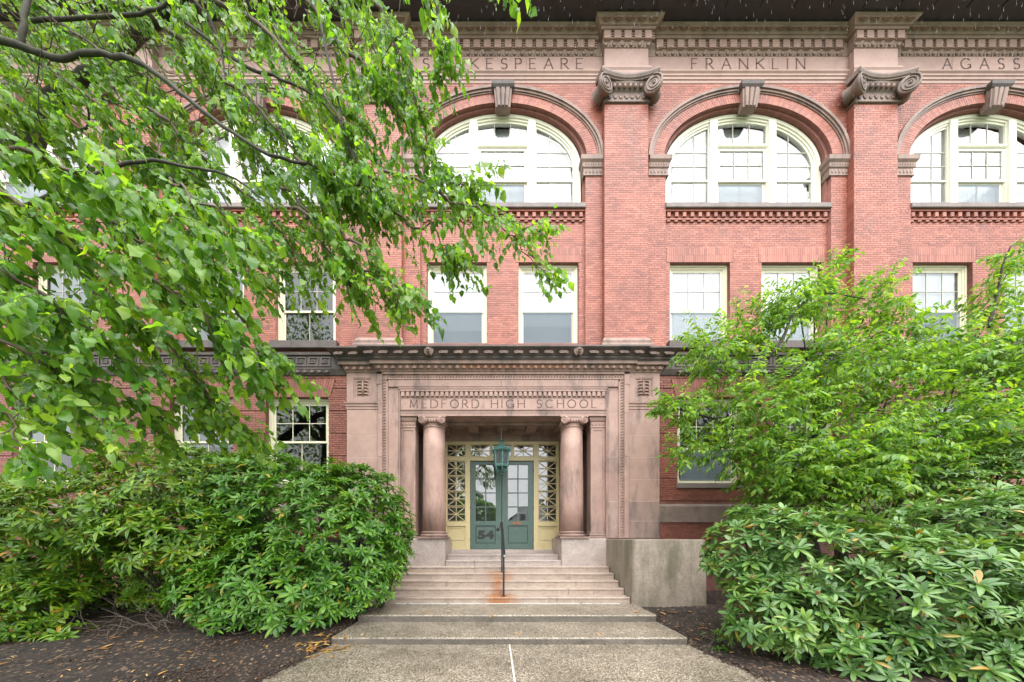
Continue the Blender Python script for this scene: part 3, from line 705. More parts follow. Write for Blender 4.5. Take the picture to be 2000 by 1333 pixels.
# ---- carved-look lettering in dark strokes: single stroke roman capitals
def arcp(cx, cz, rx, rz, a0, a1, n=10): return [(cx + rx * math.cos(R(a0 + (a1 - a0) * k / n)), cz + rz * math.sin(R(a0 + (a1 - a0) * k / n))) for k in range(n + 1)]
GL = {
 'A': (0.86, [[(0, 0), (0.43, 1)], [(0.43, 1), (0.86, 0)], [(0.16, 0.36), (0.70, 0.36)]]),
 'C': (0.92, [arcp(0.5, 0.5, 0.5, 0.5, 45, 315, 16)]),
 'D': (0.86, [[(0, 0), (0, 1)], [(0, 1), (0.36, 1)] + arcp(0.36, 0.5, 0.5, 0.5, 90, -90, 12) + [(0, 0)]]),
 'E': (0.60, [[(0, 0), (0, 1)], [(0, 1), (0.58, 1)], [(0, 0.52), (0.48, 0.52)], [(0, 0), (0.60, 0)]]),
 'F': (0.56, [[(0, 0), (0, 1)], [(0, 1), (0.56, 1)], [(0, 0.52), (0.46, 0.52)]]),
 'G': (0.96, [arcp(0.5, 0.5, 0.5, 0.5, 45, 330, 16), [(0.93, 0.06), (0.93, 0.42)], [(0.66, 0.42), (0.96, 0.42)]]),
 'H': (0.80, [[(0, 0), (0, 1)], [(0.80, 0), (0.80, 1)], [(0, 0.52), (0.80, 0.52)]]),
 'I': (0.04, [[(0.02, 0), (0.02, 1)]]),
 'K': (0.72, [[(0, 0), (0, 1)], [(0.68, 1), (0, 0.46)], [(0.16, 0.58), (0.74, 0)]]),
 'L': (0.58, [[(0, 0), (0, 1)], [(0, 0), (0.58, 0)]]),
 'M': (1.0, [[(0.06, 0), (0.12, 1)], [(0.12, 1), (0.5, 0.1)], [(0.5, 0.1), (0.88, 1)], [(0.88, 1), (0.94, 0)]]),
 'N': (0.80, [[(0, 0), (0, 1)], [(0, 1), (0.80, 0)], [(0.80, 0), (0.80, 1)]]),
 'O': (1.0, [arcp(0.5, 0.5, 0.5, 0.5, 90, 450, 22)]),
 'P': (0.58, [[(0, 0), (0, 1)], [(0, 1), (0.3, 1)] + arcp(0.3, 0.74, 0.28, 0.26, 90, -90, 10) + [(0, 0.48)]]),
 'R': (0.68, [[(0, 0), (0, 1)], [(0, 1), (0.3, 1)] + arcp(0.3, 0.74, 0.28, 0.26, 90, -90, 10) + [(0, 0.48)], [(0.26, 0.48), (0.70, 0)]]),
 'S': (0.60, [arcp(0.3, 0.75, 0.27, 0.25, 35, 270, 12) + arcp(0.3, 0.25, 0.29, 0.25, 90, -145, 12)]),
 'Z': (0.66, [[(0, 1), (0.66, 1)], [(0.66, 1), (0, 0)], [(0, 0), (0.66, 0)]]),
 '-': (0.12, [[(0, 0.5), (0.12, 0.5)]]), ' ': (0.52, [])}
def letters(text, x0, x1, z, h, y, parent, m_, sw=0.11, gapf=None):
    ws = [GL[c][0] for c in text]; tot = sum(ws); g = ((x1 - x0) / h - tot) / (len(text) - 1)
    x = x0
    for c, w_ in zip(text, ws):
        mb = MB()
        for st in GL[c][1]:
            for (p, q) in zip(st[:-1], st[1:]):
                diag = abs(q[0] - p[0]) > 0.02 and abs(q[1] - p[1]) > 0.02
                d = Vector((q[0] - p[0], 0, q[1] - p[1])); ext = d.normalized() * 0.012 if d.length else d
                wid = sw * h * (1.15 if not abs(q[1] - p[1]) < 0.02 else 0.72)
                mb.bar((x + (p[0] - ext.x) * h, y, z + (p[1] - ext.z) * h), (x + (q[0] + ext.x) * h, y, z + (q[1] + ext.z) * h), wid, 0.004)
            if len(st) == 2 and c not in '-':                                    # small serifs
                for (p, q) in ((st[0], st[1]), (st[1], st[0])):
                    if abs(p[1]) < 0.01 or abs(p[1] - 1) < 0.01:
                        if abs(p[1] - q[1]) > 0.3: mb.bar((x + (p[0] - 0.09) * h, y + 0.0005, z + p[1] * h), (x + (p[0] + 0.09) * h, y + 0.0005, z + p[1] * h), sw * h * 0.5, 0.004)
        if mb.v: build('letter', mb, m_, parent)
        x += (w_ + g) * h
upf = build('frieze_inscription', MB().box(-0.01, 0.01, SW - 0.0165, SW - 0.0145, 16.30, 16.302), M['groove_shade'], school)
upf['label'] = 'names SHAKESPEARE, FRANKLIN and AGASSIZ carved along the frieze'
letters('SHAKESPEARE', -2.46, 2.46, 16.32, 0.315, SW - 0.016, upf, M['groove_shade'])
letters('FRANKLIN', 5.82, 9.30, 16.32, 0.315, SW - 0.016, upf, M['groove_shade'])
letters('AGASSIZ', 13.56, 16.72, 16.32, 0.315, SW - 0.016, upf, M['groove_shade'])

# ---- enclosing shell so the rooms behind the glass are rooms
build('room_shell', MB().box(-XE, XE, 13.6, 13.8, -0.3, 17.7).box(-XE, XE, NW + 0.31, 13.6, 17.2, 17.3).box(-XE, XE, NW + 0.31, 13.6, 11.45, 11.65).box(-XE, XE, GW + 0.33, 13.6, 7.25, 7.45)
      .box(-XE - 0.2, -XE, GW, 13.8, -0.3, 17.7).box(XE, XE + 0.2, GW, 13.8, -0.3, 17.7).box(-XE, XE, 11.05, 13.6, 1.0, 1.2).box(-4.4, -4.2, 11.02, 13.6, 1.2, 7.2).box(4.2, 4.4, 11.02, 13.6, 1.2, 7.2)
      .box(-11.4, -11.2, NW + 0.31, 13.6, 7.4, 17.2).box(-3.84, -3.64, NW + 0.31, 13.6, 7.4, 17.2).box(3.64, 3.84, NW + 0.31, 13.6, 7.4, 17.2).box(11.2, 11.4, NW + 0.31, 13.6, 7.4, 17.2), M['room'], school)

# ---- windows
def frame_rect(mb, x0, x1, z0, z1, wd, y0, y1, bot=None):
    bw = wd if bot is None else bot
    mb.box(x0, x0 + wd, y0, y1, z0, z1); mb.box(x1 - wd, x1, y0, y1, z0, z1)
    mb.box(x0 + wd, x1 - wd, y0, y1, z1 - wd, z1); mb.box(x0 + wd, x1 - wd, y0, y1, z0, z0 + bw)
wcache = {}
def sash_window(x, y, z, h, mt, blind, screen, glass, curtain=False, meet=0.44):
    key = (h, mt, meet)
    if key not in wcache:
        f = MB(); W = WW - 0.002
        frame_rect(f, -W, W, 0, h, 0.055, 0.0, 0.16, 0.04); frame_rect(f, -W + 0.055, W - 0.055, 0.04, h - 0.055, 0.045, 0.03, 0.16, 0.03); frame_rect(f, -W + 0.10, W - 0.10, 0.07, h - 0.10, 0.028, 0.055, 0.16, 0.02)
        a = W - 0.128; zm = h * meet; top = h - 0.128
        u = MB(); frame_rect(u, -a, a, zm - 0.03, top, 0.045, 0.065, 0.10, 0.06)
        gw = (2 * a - 0.09) / 3; g0 = zm + 0.03; gh = (top - 0.045 - g0) / 2
        mv = [MB().box(-a + 0.045 + gw * i - 0.009, -a + 0.045 + gw * i + 0.009, 0.068, 0.092, g0, top - 0.045) for i in (1, 2)] + [MB().box(-a + 0.045, a - 0.045, 0.0685, 0.0915, g0 + gh - 0.009, g0 + gh + 0.009)]
        l = MB(); frame_rect(l, -a, a, 0.09, zm + 0.028, 0.045, 0.105, 0.14, 0.06); mv.append(MB().box(-0.009, 0.009, 0.108, 0.132, 0.15, zm - 0.017)); mv = [q.mesh('muntin', M['muntin'] if h < 2.54 else M[mt]) for q in mv]
        pu = MB().add([(-gw / 2, 0, -gh / 2), (gw / 2, 0, -gh / 2), (gw / 2, 0, gh / 2), (-gw / 2, 0, gh / 2)], [(0, 1, 2, 3)])
        lw, lh = a - 0.045, zm - 0.017 - 0.15
        plo = MB().add([(-lw / 2, 0, -lh / 2), (lw / 2, 0, -lh / 2), (lw / 2, 0, lh / 2), (-lw / 2, 0, lh / 2)], [(0, 1, 2, 3)])
        wcache[key] = (f.mesh('window', M[mt]), u.mesh('upper_sash', M[mt]), l.mesh('lower_sash', M[mt]), {}, pu, plo, gw, g0, gh, a, lw, lh, zm, top, mv)
    f, u, l, pm, pu, plo, gw, g0, gh, a, lw, lh, zm, top, mv = wcache[key]
    if glass not in pm: pm[glass] = (pu.mesh('pane', M[glass]), plo.mesh('pane', M[glass]))
    o = link('window', f, school, (x, y, z))
    link('upper_sash', u, o); link('lower_sash', l, o)
    for q in mv: link('muntin', q, o)
    def tl(): return Matrix.Rotation(random.uniform(-0.006, 0.006), 4, 'X') @ Matrix.Rotation(random.uniform(-0.006, 0.006), 4, 'Z')
    for i in range(3):
        for j in range(2): link('pane', pm[glass][0], o, matrix=Matrix.Translation((-a + 0.045 + gw * (i + 0.5), 0.08, g0 + gh * (j + 0.5))) @ tl())
    for i in (-1, 1): link('pane', pm[glass][1], o, matrix=Matrix.Translation((i * lw / 2, 0.12, 0.15 + lh / 2)) @ tl())
    if screen: build('insect_screen', MB().add([(-a + 0.04, 0.058, 0.1), (a - 0.04, 0.058, 0.1), (a - 0.04, 0.058, zm - 0.02), (-a + 0.04, 0.058, zm - 0.02)], [(0, 1, 2, 3)]), M['screen_light' if screen == 2 else 'screen'], o)
    if blind is not None:
        zb = h * blind; build('blind', MB().box(-a - 0.05, a + 0.05, 0.150, 0.155, max(zb, 0.02), h - 0.02).box(-a - 0.05, a + 0.05, 0.146, 0.168, max(zb, 0.02), max(zb, 0.02) + 0.03), M['blind'], o)
    if curtain:
        c = MB()
        for s in (-1, 1):
            pts = [(s * (a - 0.62 * k / 14), 0.26 + 0.035 * math.sin(k * 2.1), ) for k in range(15)]
            vs = []
            for k, (px_, py_) in enumerate(pts): vs += [(px_ + s * 0.0, py_, h), (px_ + s * 0.22 * k / 14, py_, 0.0)]
            c.add(vs, [(2 * k, 2 * k + 2, 2 * k + 3, 2 * k + 1) for k in range(14)])
        build('curtain', c, M['curtain'], o, True)
    return o
blinds = {-1.43: 0.22, 1.43: 0.27, 6.15: 0.03, 9.01: 0.0, 13.72: 0.08, 16.58: 0.0}
for x in WIN_UP:
    k = round(x, 2); left = x < -4
    sash_window(x, UF, 7.94, 2.52, 'cream', None if left and x > -7 else blinds.get(k, 0.1), 0 if left else (2 if x > 4 and k != 13.72 else 1), 'shadeglass' if left else 'glass', curtain=(left and x > -7))
for x in WIN_LO:
    left = x < 0
    sash_window(x, GF, 3.5, 2.56, 'cream', None if (left and x > -7) or 0 < x < 8 else (0.62 if not left else 0.45), not left, 'shadeglass', meet=0.5 if left else 0.42)

# arched third floor windows
def cell(a, b, x0, x1, z0, z1, y, n=10):
    vs = []; fs = []
    for k in range(n + 1):
        x = x0 + (x1 - x0) * k / n; t = min(z1, ell(x, a, b)) if abs(x) < a else z0
        t = max(t, z0); vs += [(x, y, z0), (x, y, t)]
    for k in range(n): fs.append((2 * k, 2 * k + 2, 2 * k + 3, 2 * k + 1))
    return vs, fs
A0, B0 = 2.42, 1.63
arch_parts = {}
def arch_window(c):
    if not arch_parts:
        f = MB()
        for (a0, b0, a1, b1, y0) in ((A0 - 0.07, B0 - 0.07, A0 + 0.04, B0 + 0.03, 0.0), (A0 - 0.13, B0 - 0.13, A0 - 0.07, B0 - 0.07, 0.03), (A0 - 0.19, B0 - 0.19, A0 - 0.13, B0 - 0.13, 0.06)):
            ring(f, 0, a0, b0, a1, b1, y0, 0.16)
            for s in (-1, 1):
                xa, xb = sorted((s * a0, s * a1)); f.box(xa, xb, y0, 0.16, 12.2, ZS)
        for s in (-1, 1):
            x0, x1 = sorted((s * 0.78, s * 1.07)); xt = ell(0.93, A0 - 0.05, B0 - 0.05)
            f.box(x0 + 0.03, x1 - 0.03, -0.02, 0.15, 12.2, xt); f.box(x0, x1, 0.04, 0.16, 12.2, xt)
            f.box(*sorted((s * 1.07, s * 2.23)), 0.06, 0.14, 13.165, 13.215)                      # meeting rail of the side light
            f.box(*sorted((s * 1.07, s * 2.23)), 0.06, 0.14, 12.2, 12.25)
        f.box(-0.78, 0.78, 0.02, 0.15, 14.22, 14.32); f.box(-0.78, 0.78, 0.0, 0.12, 14.25, 14.28)
        arch_parts['f'] = f.mesh('window', M['cream2'])
        m = MB()
        for s in (-1, 1):
            m.box(s * 1.50 - 0.011, s * 1.50 + 0.011, 0.075, 0.10, 12.25, ell(1.50, A0 - 0.19, B0 - 0.19))
            for z in (13.66, 14.10):
                xe = min(2.23, ellx(z, A0 - 0.19, B0 - 0.19)); m.box(*sorted((s * 1.07, s * xe)), 0.076, 0.099, z - 0.011, z + 0.011)
        for x in (-0.26, 0.26): m.box(x - 0.011, x + 0.011, 0.075, 0.10, 14.32, ell(x, A0 - 0.19, B0 - 0.19))
        arch_parts['m'] = [MB().add(m.v[i * 8:i * 8 + 8], m.f[:6]).mesh('muntin', M['muntin']) for i in range(len(m.v) // 8)]
        u = MB(); frame_rect(u, -0.78, 0.78, 13.16, 14.22, 0.085, 0.05, 0.10, 0.07)
        for q in (MB().box(-0.242, -0.222, 0.06, 0.09, 13.23, 14.135), MB().box(0.222, 0.242, 0.06, 0.09, 13.23, 14.135), MB().box(-0.695, 0.695, 0.061, 0.089, 13.675, 13.695), MB().box(-0.01, 0.01, 0.115, 0.14, 12.26, 13.115)): arch_parts['m'].append(q.mesh('muntin', M['muntin']))
        arch_parts['u'] = u.mesh('upper_sash', M['cream2'])
        l = MB(); frame_rect(l, -0.78, 0.78, 12.2, 13.20, 0.085, 0.11, 0.15, 0.06)
        arch_parts['l'] = l.mesh('lower_sash', M['cream2'])
        P = []; ai, bi = A0 - 0.19, B0 - 0.19
        for s in (-1, 1):
            for (x0, x1) in ((1.07, 1.50), (1.50, 2.23)):
                for z0, z1 in ((12.25, 13.165), (13.215, 13.66), (13.66, 14.10), (14.10, 15.1)):
                    a_, b_ = sorted((s * x0, s * x1))
                    if ellx(z0, ai, bi) > x0 + 0.02: P.append((a_, b_, z0, z1, 0.088))
        for i in range(3):
            P.append((-0.78 + 0.52 * i, -0.26 + 0.52 * i, 14.32, 15.4, 0.088))
            for z0, z1 in ((13.23, 13.685), (13.685, 14.135)): P.append((-0.695 + 0.4633 * i, -0.695 + 0.4633 * (i + 1), z0, z1, 0.078))
        for s in (-1, 0): P.append((0.695 * s, 0.695 * (s + 1), 12.26, 13.115, 0.128))
        arch_parts['p'] = []
        for q in P:
            vs, fs = cell(ai, bi, *q); cx = (q[0] + q[1]) / 2; cz = (q[2] + min(q[3], 15)) / 2
            mb = MB().add([(x - cx, y - q[4], z - cz) for x, y, z in vs], fs); arch_parts['p'].append((mb.mesh('pane', M['glass']), (cx, q[4], cz)))
        bl = MB()
        for s, (x0, x1) in ((-1, (-2.35, -0.86)), (0, (-0.84, 0.84)), (1, (0.86, 2.35))):
            vs, fs = cell(2.44, 1.60, x0, x1, 12.16, 15.3, 0.34, 16); bl.add(vs, fs)
        arch_parts['b'] = bl.mesh('blind', M['blind'])
        arch_parts['s'] = MB().add([(-0.70, 0.106, 12.25), (0.70, 0.106, 12.25), (0.70, 0.106, 13.13), (-0.70, 0.106, 13.13)], [(0, 1, 2, 3)]).mesh('insect_screen', M['screen_light'])
    o = link('window', arch_parts['f'], school, (c, UF, 0))
    for me in arch_parts['m']: link('muntin', me, o)
    for k, nme in (('u', 'upper_sash'), ('l', 'lower_sash'), ('b', 'blind'), ('s', 'insect_screen')): link(nme, arch_parts[k], o)
    for me, loc in arch_parts['p']: link('pane', me, o, matrix=Matrix.Translation(loc) @ Matrix.Rotation(random.uniform(-0.005, 0.005), 4, 'X') @ Matrix.Rotation(random.uniform(-0.005, 0.005), 4, 'Z'))
for c in BAYS: arch_window(c)
# ------------------------------------------------------------------ portico
PO, PS = 9.36, 9.42          # face of the surround, face of the outer pilasters
portico = build('portico', MB().box(-4.62, -3.06, PS + 0.035, 11.2, 1.0, 6.75).box(3.06, 4.62, PS + 0.035, 11.2, 1.0, 6.75).box(-4.62, 4.62, PS + 0.03, 9.86, 6.25, 7.26).box(-3.06, 3.06, 9.98, 11.3, 5.58, 7.2), M['stone'], school)
def block(x0, x1, z0, z1, y, m_=None, dep=0.06, b=0.005):
    return build('stone_block', MB().bev(x0 + 0.002, x1 - 0.002, y, y + dep, z0 + 0.002, z1 - 0.002, b), m_ or M['stone'], portico)
JZ = [1.86, 2.36, 2.94, 3.59, 4.25, 4.90, 5.66]
for s in (-1, 1):
    for a, b in zip(JZ[:-1], JZ[1:]): block(*sorted((s * 3.69, s * 4.63)), a, b, PS, M['stone_stained'] if a < 2.5 else None)
    # moulding and carved panel at the head of the outer pilaster
    x0, x1 = sorted((s * 3.69, s * 4.63))
    build('pilaster_cap', MB().sweep([(x0, PS + 0.05), (x0, PS), (x1, PS), (x1, PS + 0.05)], [(0, 5.66), (0.012, 5.67), (0.012, 5.74), (0.03, 5.75), (0.03, 5.80), (0.055, 5.83), (0.06, 5.87), (0, 5.875)]), M['stone'], portico)
    c = s * 4.16; b = MB()
    for (u0, u1, w0, w1) in ((-0.47, -0.27, 5.88, 6.745), (0.27, 0.47, 5.88, 6.745), (-0.27, 0.27, 5.88, 6.02), (-0.27, 0.27, 6.60, 6.745)): b.box(c + u0 + 0.001, c + u1 - 0.001, PS, PS + 0.05, w0, w1)
    frame_rect(b, c - 0.268, c + 0.268, 6.022, 6.598, 0.03, PS + 0.012, PS + 0.05)
    build('carved_panel', b, M['stone'], portico)
    r = MB()
    r.tube([(c, PS + 0.02, 6.10), (c, PS + 0.012, 6.35), (c, PS + 0.02, 6.55)], [0.035, 0.03, 0.015], 6)
    for i in range(5):
        z = 6.12 + i * 0.095
        for t in (-1, 1):
            pts = [(c + t * 0.02, PS + 0.025, z), (c + t * 0.07, PS + 0.01, z + 0.015), (c + t * 0.13, PS + 0.008, z + 0.01), (c + t * 0.16, PS + 0.012, z - 0.015), (c + t * 0.14, PS + 0.02, z - 0.03)]
            r.tube(pts, [0.016, 0.022, 0.022, 0.016, 0.01], 5)
    for t in (-1, 1): r.tube([(c + t * 0.11 + t * 0.04 * math.cos(a), PS + 0.016, 6.56 + 0.03 * math.sin(a)) for a in np.linspace(0, 5, 8)], 0.012, 5)
    build('carved_relief', r, M['stone'], portico, True)
    # jambs of the surround: plain fascia, carved bead strip, outer band
    z = [1.86, 2.94, 4.25, 5.54, 6.22]
    for a, b in zip(z[:-1], z[1:]): block(*sorted((s * 3.10, s * 3.40)), a, b, PF + 0.005, M['stone_stained'] if a < 2 else None, dep=0.5)
    build('stone_moulding', MB().box(*sorted((s * 3.055, s * 3.099)), PF + 0.03, PF + 0.5, 1.86, 6.22).box(*sorted((s * 3.40, s * 3.45)), PF - 0.015, PF + 0.1, 1.86, 6.48).box(*sorted((s * 3.45, s * 3.56)), PF + 0.0, PF + 0.1, 1.86, 6.58), M['stone'], portico)
    for a, b in zip([1.86, 2.94, 4.25, 5.54, 6.38], [2.94, 4.25, 5.54, 6.38, 6.745]): block(*sorted((s * 3.56, s * (3.69 if a < 6.3 else 3.72))), a, b, PO, dep=0.2)
pj = MB()
for s in (-1, 1):
    for zz in JZ[1:-1]: pj.box(*sorted((s * 3.70, s * 4.625)), PS + 0.003, PS + 0.05, zz - 0.006, zz + 0.006)
    for zz in (2.94, 4.25, 5.54): pj.box(*sorted((s * 3.105, s * 3.395)), PF + 0.008, PF + 0.05, zz - 0.006, zz + 0.006)
o = build('pointing', pj, M['stone_line'], portico); o['kind'] = 'stuff'
bead = MB()
def wedge_bead(x, z, vert):
    if vert: bead.add([(x - 0.045, PF - 0.002, z), (x + 0.045, PF - 0.002, z + 0.03), (x + 0.045, PF - 0.002, z + 0.075), (x - 0.045, PF - 0.002, z + 0.045), (x, PF - 0.03, z + 0.038)], [(0, 1, 4), (1, 2, 4), (2, 3, 4), (3, 0, 4)])
    else: bead.add([(x, PF - 0.002, z - 0.045), (x + 0.03, PF - 0.002, z + 0.045), (x + 0.075, PF - 0.002, z + 0.045), (x + 0.045, PF - 0.002, z - 0.045), (x + 0.038, PF - 0.03, z)], [(1, 0, 4), (2, 1, 4), (3, 2, 4), (0, 3, 4)])
for s in (-1, 1):
    z = 1.90
    while z < 6.50: wedge_bead(s * 3.505, z, True); z += 0.085
x = -3.45
while x < 3.44: wedge_bead(x, 6.625, False); x += 0.085
o = build('carved_bead_strip', bead, M['stone_weathered'], portico); o['kind'] = 'stuff'
# head of the surround
for a, b in ((-3.40, -0.05), (-0.05, 3.40)): block(a, b, 6.33, 6.545, PF + 0.005, dep=0.3)
for a, b in ((-3.72, -0.05), (-0.05, 3.72)): block(a, b, 6.68, 6.75, PO, dep=0.3)
build('stone_moulding', MB().box(-3.45, 3.45, PF - 0.012, PF + 0.2, 6.545, 6.578).box(-3.56, 3.56, PF + 0.003, PF + 0.2, 6.578, 6.68).box(-3.10, 3.10, PF + 0.02, PF + 0.3, 6.28, 6.33).box(-3.055, 3.055, PF + 0.035, PF + 0.3, 6.222, 6.28), M['stone'], portico)
# lintel with dentils and the school's name
lintel = build('lintel', MB().box(-3.05, 3.05, 9.45, 9.96, 5.66, 6.22).box(-3.05, 3.05, 9.435, 9.94, 5.48, 5.565).box(-3.05, 3.05, 9.425, 9.95, 5.565, 5.62).sweep([(-3.05, 9.45), (3.05, 9.45)], [(0, 5.62), (0.03, 5.625), (0.04, 5.645), (0.01, 5.66)]).box(-3.05, 3.05, 9.43, 9.50, 6.02, 6.045).box(-3.05, 3.05, 9.385, 9.46, 6.19, 6.219), M['stone'], portico)
dl = MB().bev(-0.048, 0.048, -0.055, 0.0, -0.068, 0.068, 0.006).mesh('dentil', M['stone'])
n = 42; st = 6.08 / n
for i in range(n): link('dentil', dl, lintel, (-3.04 + st * (i + 0.5), 9.45, 6.118))
bd = MB()
for i in range(84): bd.ball((-3.02 + i * 0.0728, 9.412, 5.638), (0.026, 0.014, 0.018), 6, 4)
o = build('bead_row', bd, M['stone_weathered'], lintel, True); o['kind'] = 'stuff'
ins = build('name_panel', MB().box(-3.04, 3.04, 9.447, 9.452, 5.68, 6.01), M['stone'], portico)
ins['label'] = 'stone panel carved with the words MEDFORD HIGH SCHOOL'
letters('-MEDFORD HIGH SCHOOL-', -2.92, 2.92, 5.725, 0.235, 9.446, ins, M['groove_shade'], 0.105)
# cornice of the portico
path = [(-4.63, GW + 0.05), (-4.63, PS), (-3.70, PS), (-3.70, PO), (3.70, PO), (3.70, PS), (4.63, PS), (4.63, GW + 0.05)]
build('cornice_ovolo', MB().sweep(path, [(-0.1, 6.75), (0.02, 6.75), (0.025, 6.78), (0.04, 6.80), (0.08, 6.87), (0.10, 6.93), (-0.1, 6.935)]), M['stone'], portico)
pc = build('portico_cornice', MB().sweep(path, [(-0.1, 6.933), (0.15, 6.933), (0.16, 6.905), (0.17, 6.905), (0.17, 6.994), (-0.1, 6.996)]), M['stone_weathered'], portico)
cy = build('portico_cymatium', MB().sweep(path, [(-0.1, 6.995), (0.18, 6.995), (0.20, 7.03), (0.215, 7.04), (0.22, 7.085), (0.24, 7.10), (0.27, 7.14), (0.33, 7.19), (0.385, 7.225), (0.40, 7.24), (0.425, 7.245), (0.425, 7.285), (-0.45, 7.325)]), M['stone_dark'], portico)
def eggmat(x): return M['stone_new'] if -1.55 < x < 1.75 else M['stone_weathered']
egg_row(pc, -3.74, 3.74, PO - 0.075, 6.86, 0.205, 0.145, 0.05, lambda x: M['stone_new'] if -1.35 < x < 1.85 else M['stone'], R(-20))
for s in (-1, 1): egg_row(pc, *sorted((s * 3.83, s * 4.70)), PS - 0.075, 6.86, 0.205, 0.145, 0.05, M['stone'], R(-20))
pal = MB()
for a in (-1.15, -0.75, -0.38, 0, 0.38, 0.75, 1.15): pal.ball((math.sin(a) * 0.055, 0, -0.045 + math.cos(a) * 0.065), (0.013, 0.014, 0.045), 5, 4, Euler((0, a, 0)))
for s in (-1, 1): pal.tube([(s * (0.05 + 0.045 * math.cos(t)), 0, -0.06 + 0.03 * math.sin(t)) for t in np.linspace(0.3, 5.5, 9)], 0.009, 4, False)
palm = pal.mesh('palmette', M['stone_cap'], True)
for i in range(-9, 10):
    if abs(abs(i * 0.425) - 2.12) > 0.18: link('palmette', palm, cy, matrix=Matrix.Translation((i * 0.425, PO - 0.335, 7.165)) @ Matrix.Rotation(R(-38), 4, 'X') @ Matrix.Scale(1.45, 4))
for s in (-1, 1):
    for k in range(2): link('palmette', palm, cy, matrix=Matrix.Translation((s * (4.28 + k * 0.42), PS - 0.335, 7.165)) @ Matrix.Rotation(R(-38), 4, 'X') @ Matrix.Scale(1.45, 4))
lion = MB()
lion.ball((0, 0.02, 0), (0.095, 0.07, 0.10), 12, 8)
for t in np.linspace(-2.6, 2.6, 13): lion.ball((0.095 * math.sin(t), 0.02, 0.10 * math.cos(t)), (0.032, 0.035, 0.04), 6, 4)
lion.ball((0, -0.075, -0.02), (0.042, 0.055, 0.036), 8, 5); lion.ball((0, -0.06, -0.06), (0.034, 0.04, 0.02), 8, 5); lion.ball((0, -0.115, 0.0), (0.018, 0.016, 0.013), 6, 4)
for s in (-1, 1):
    lion.ball((s * 0.035, -0.04, 0.035), (0.026, 0.02, 0.014), 6, 4, Euler((0, s * 0.4, 0))); lion.ball((s * 0.075, -0.02, 0.075), (0.022, 0.015, 0.028), 6, 4); lion.ball((s * 0.03, -0.105, -0.035), (0.02, 0.02, 0.018), 6, 4)
lm = lion.mesh('lion_head', M['stone_cap'], True)
for s in (-1, 1): link('lion_head', lm, cy, matrix=Matrix.Translation((s * 2.12, PO - 0.37, 7.165)) @ Matrix.Scale(1.15, 4))

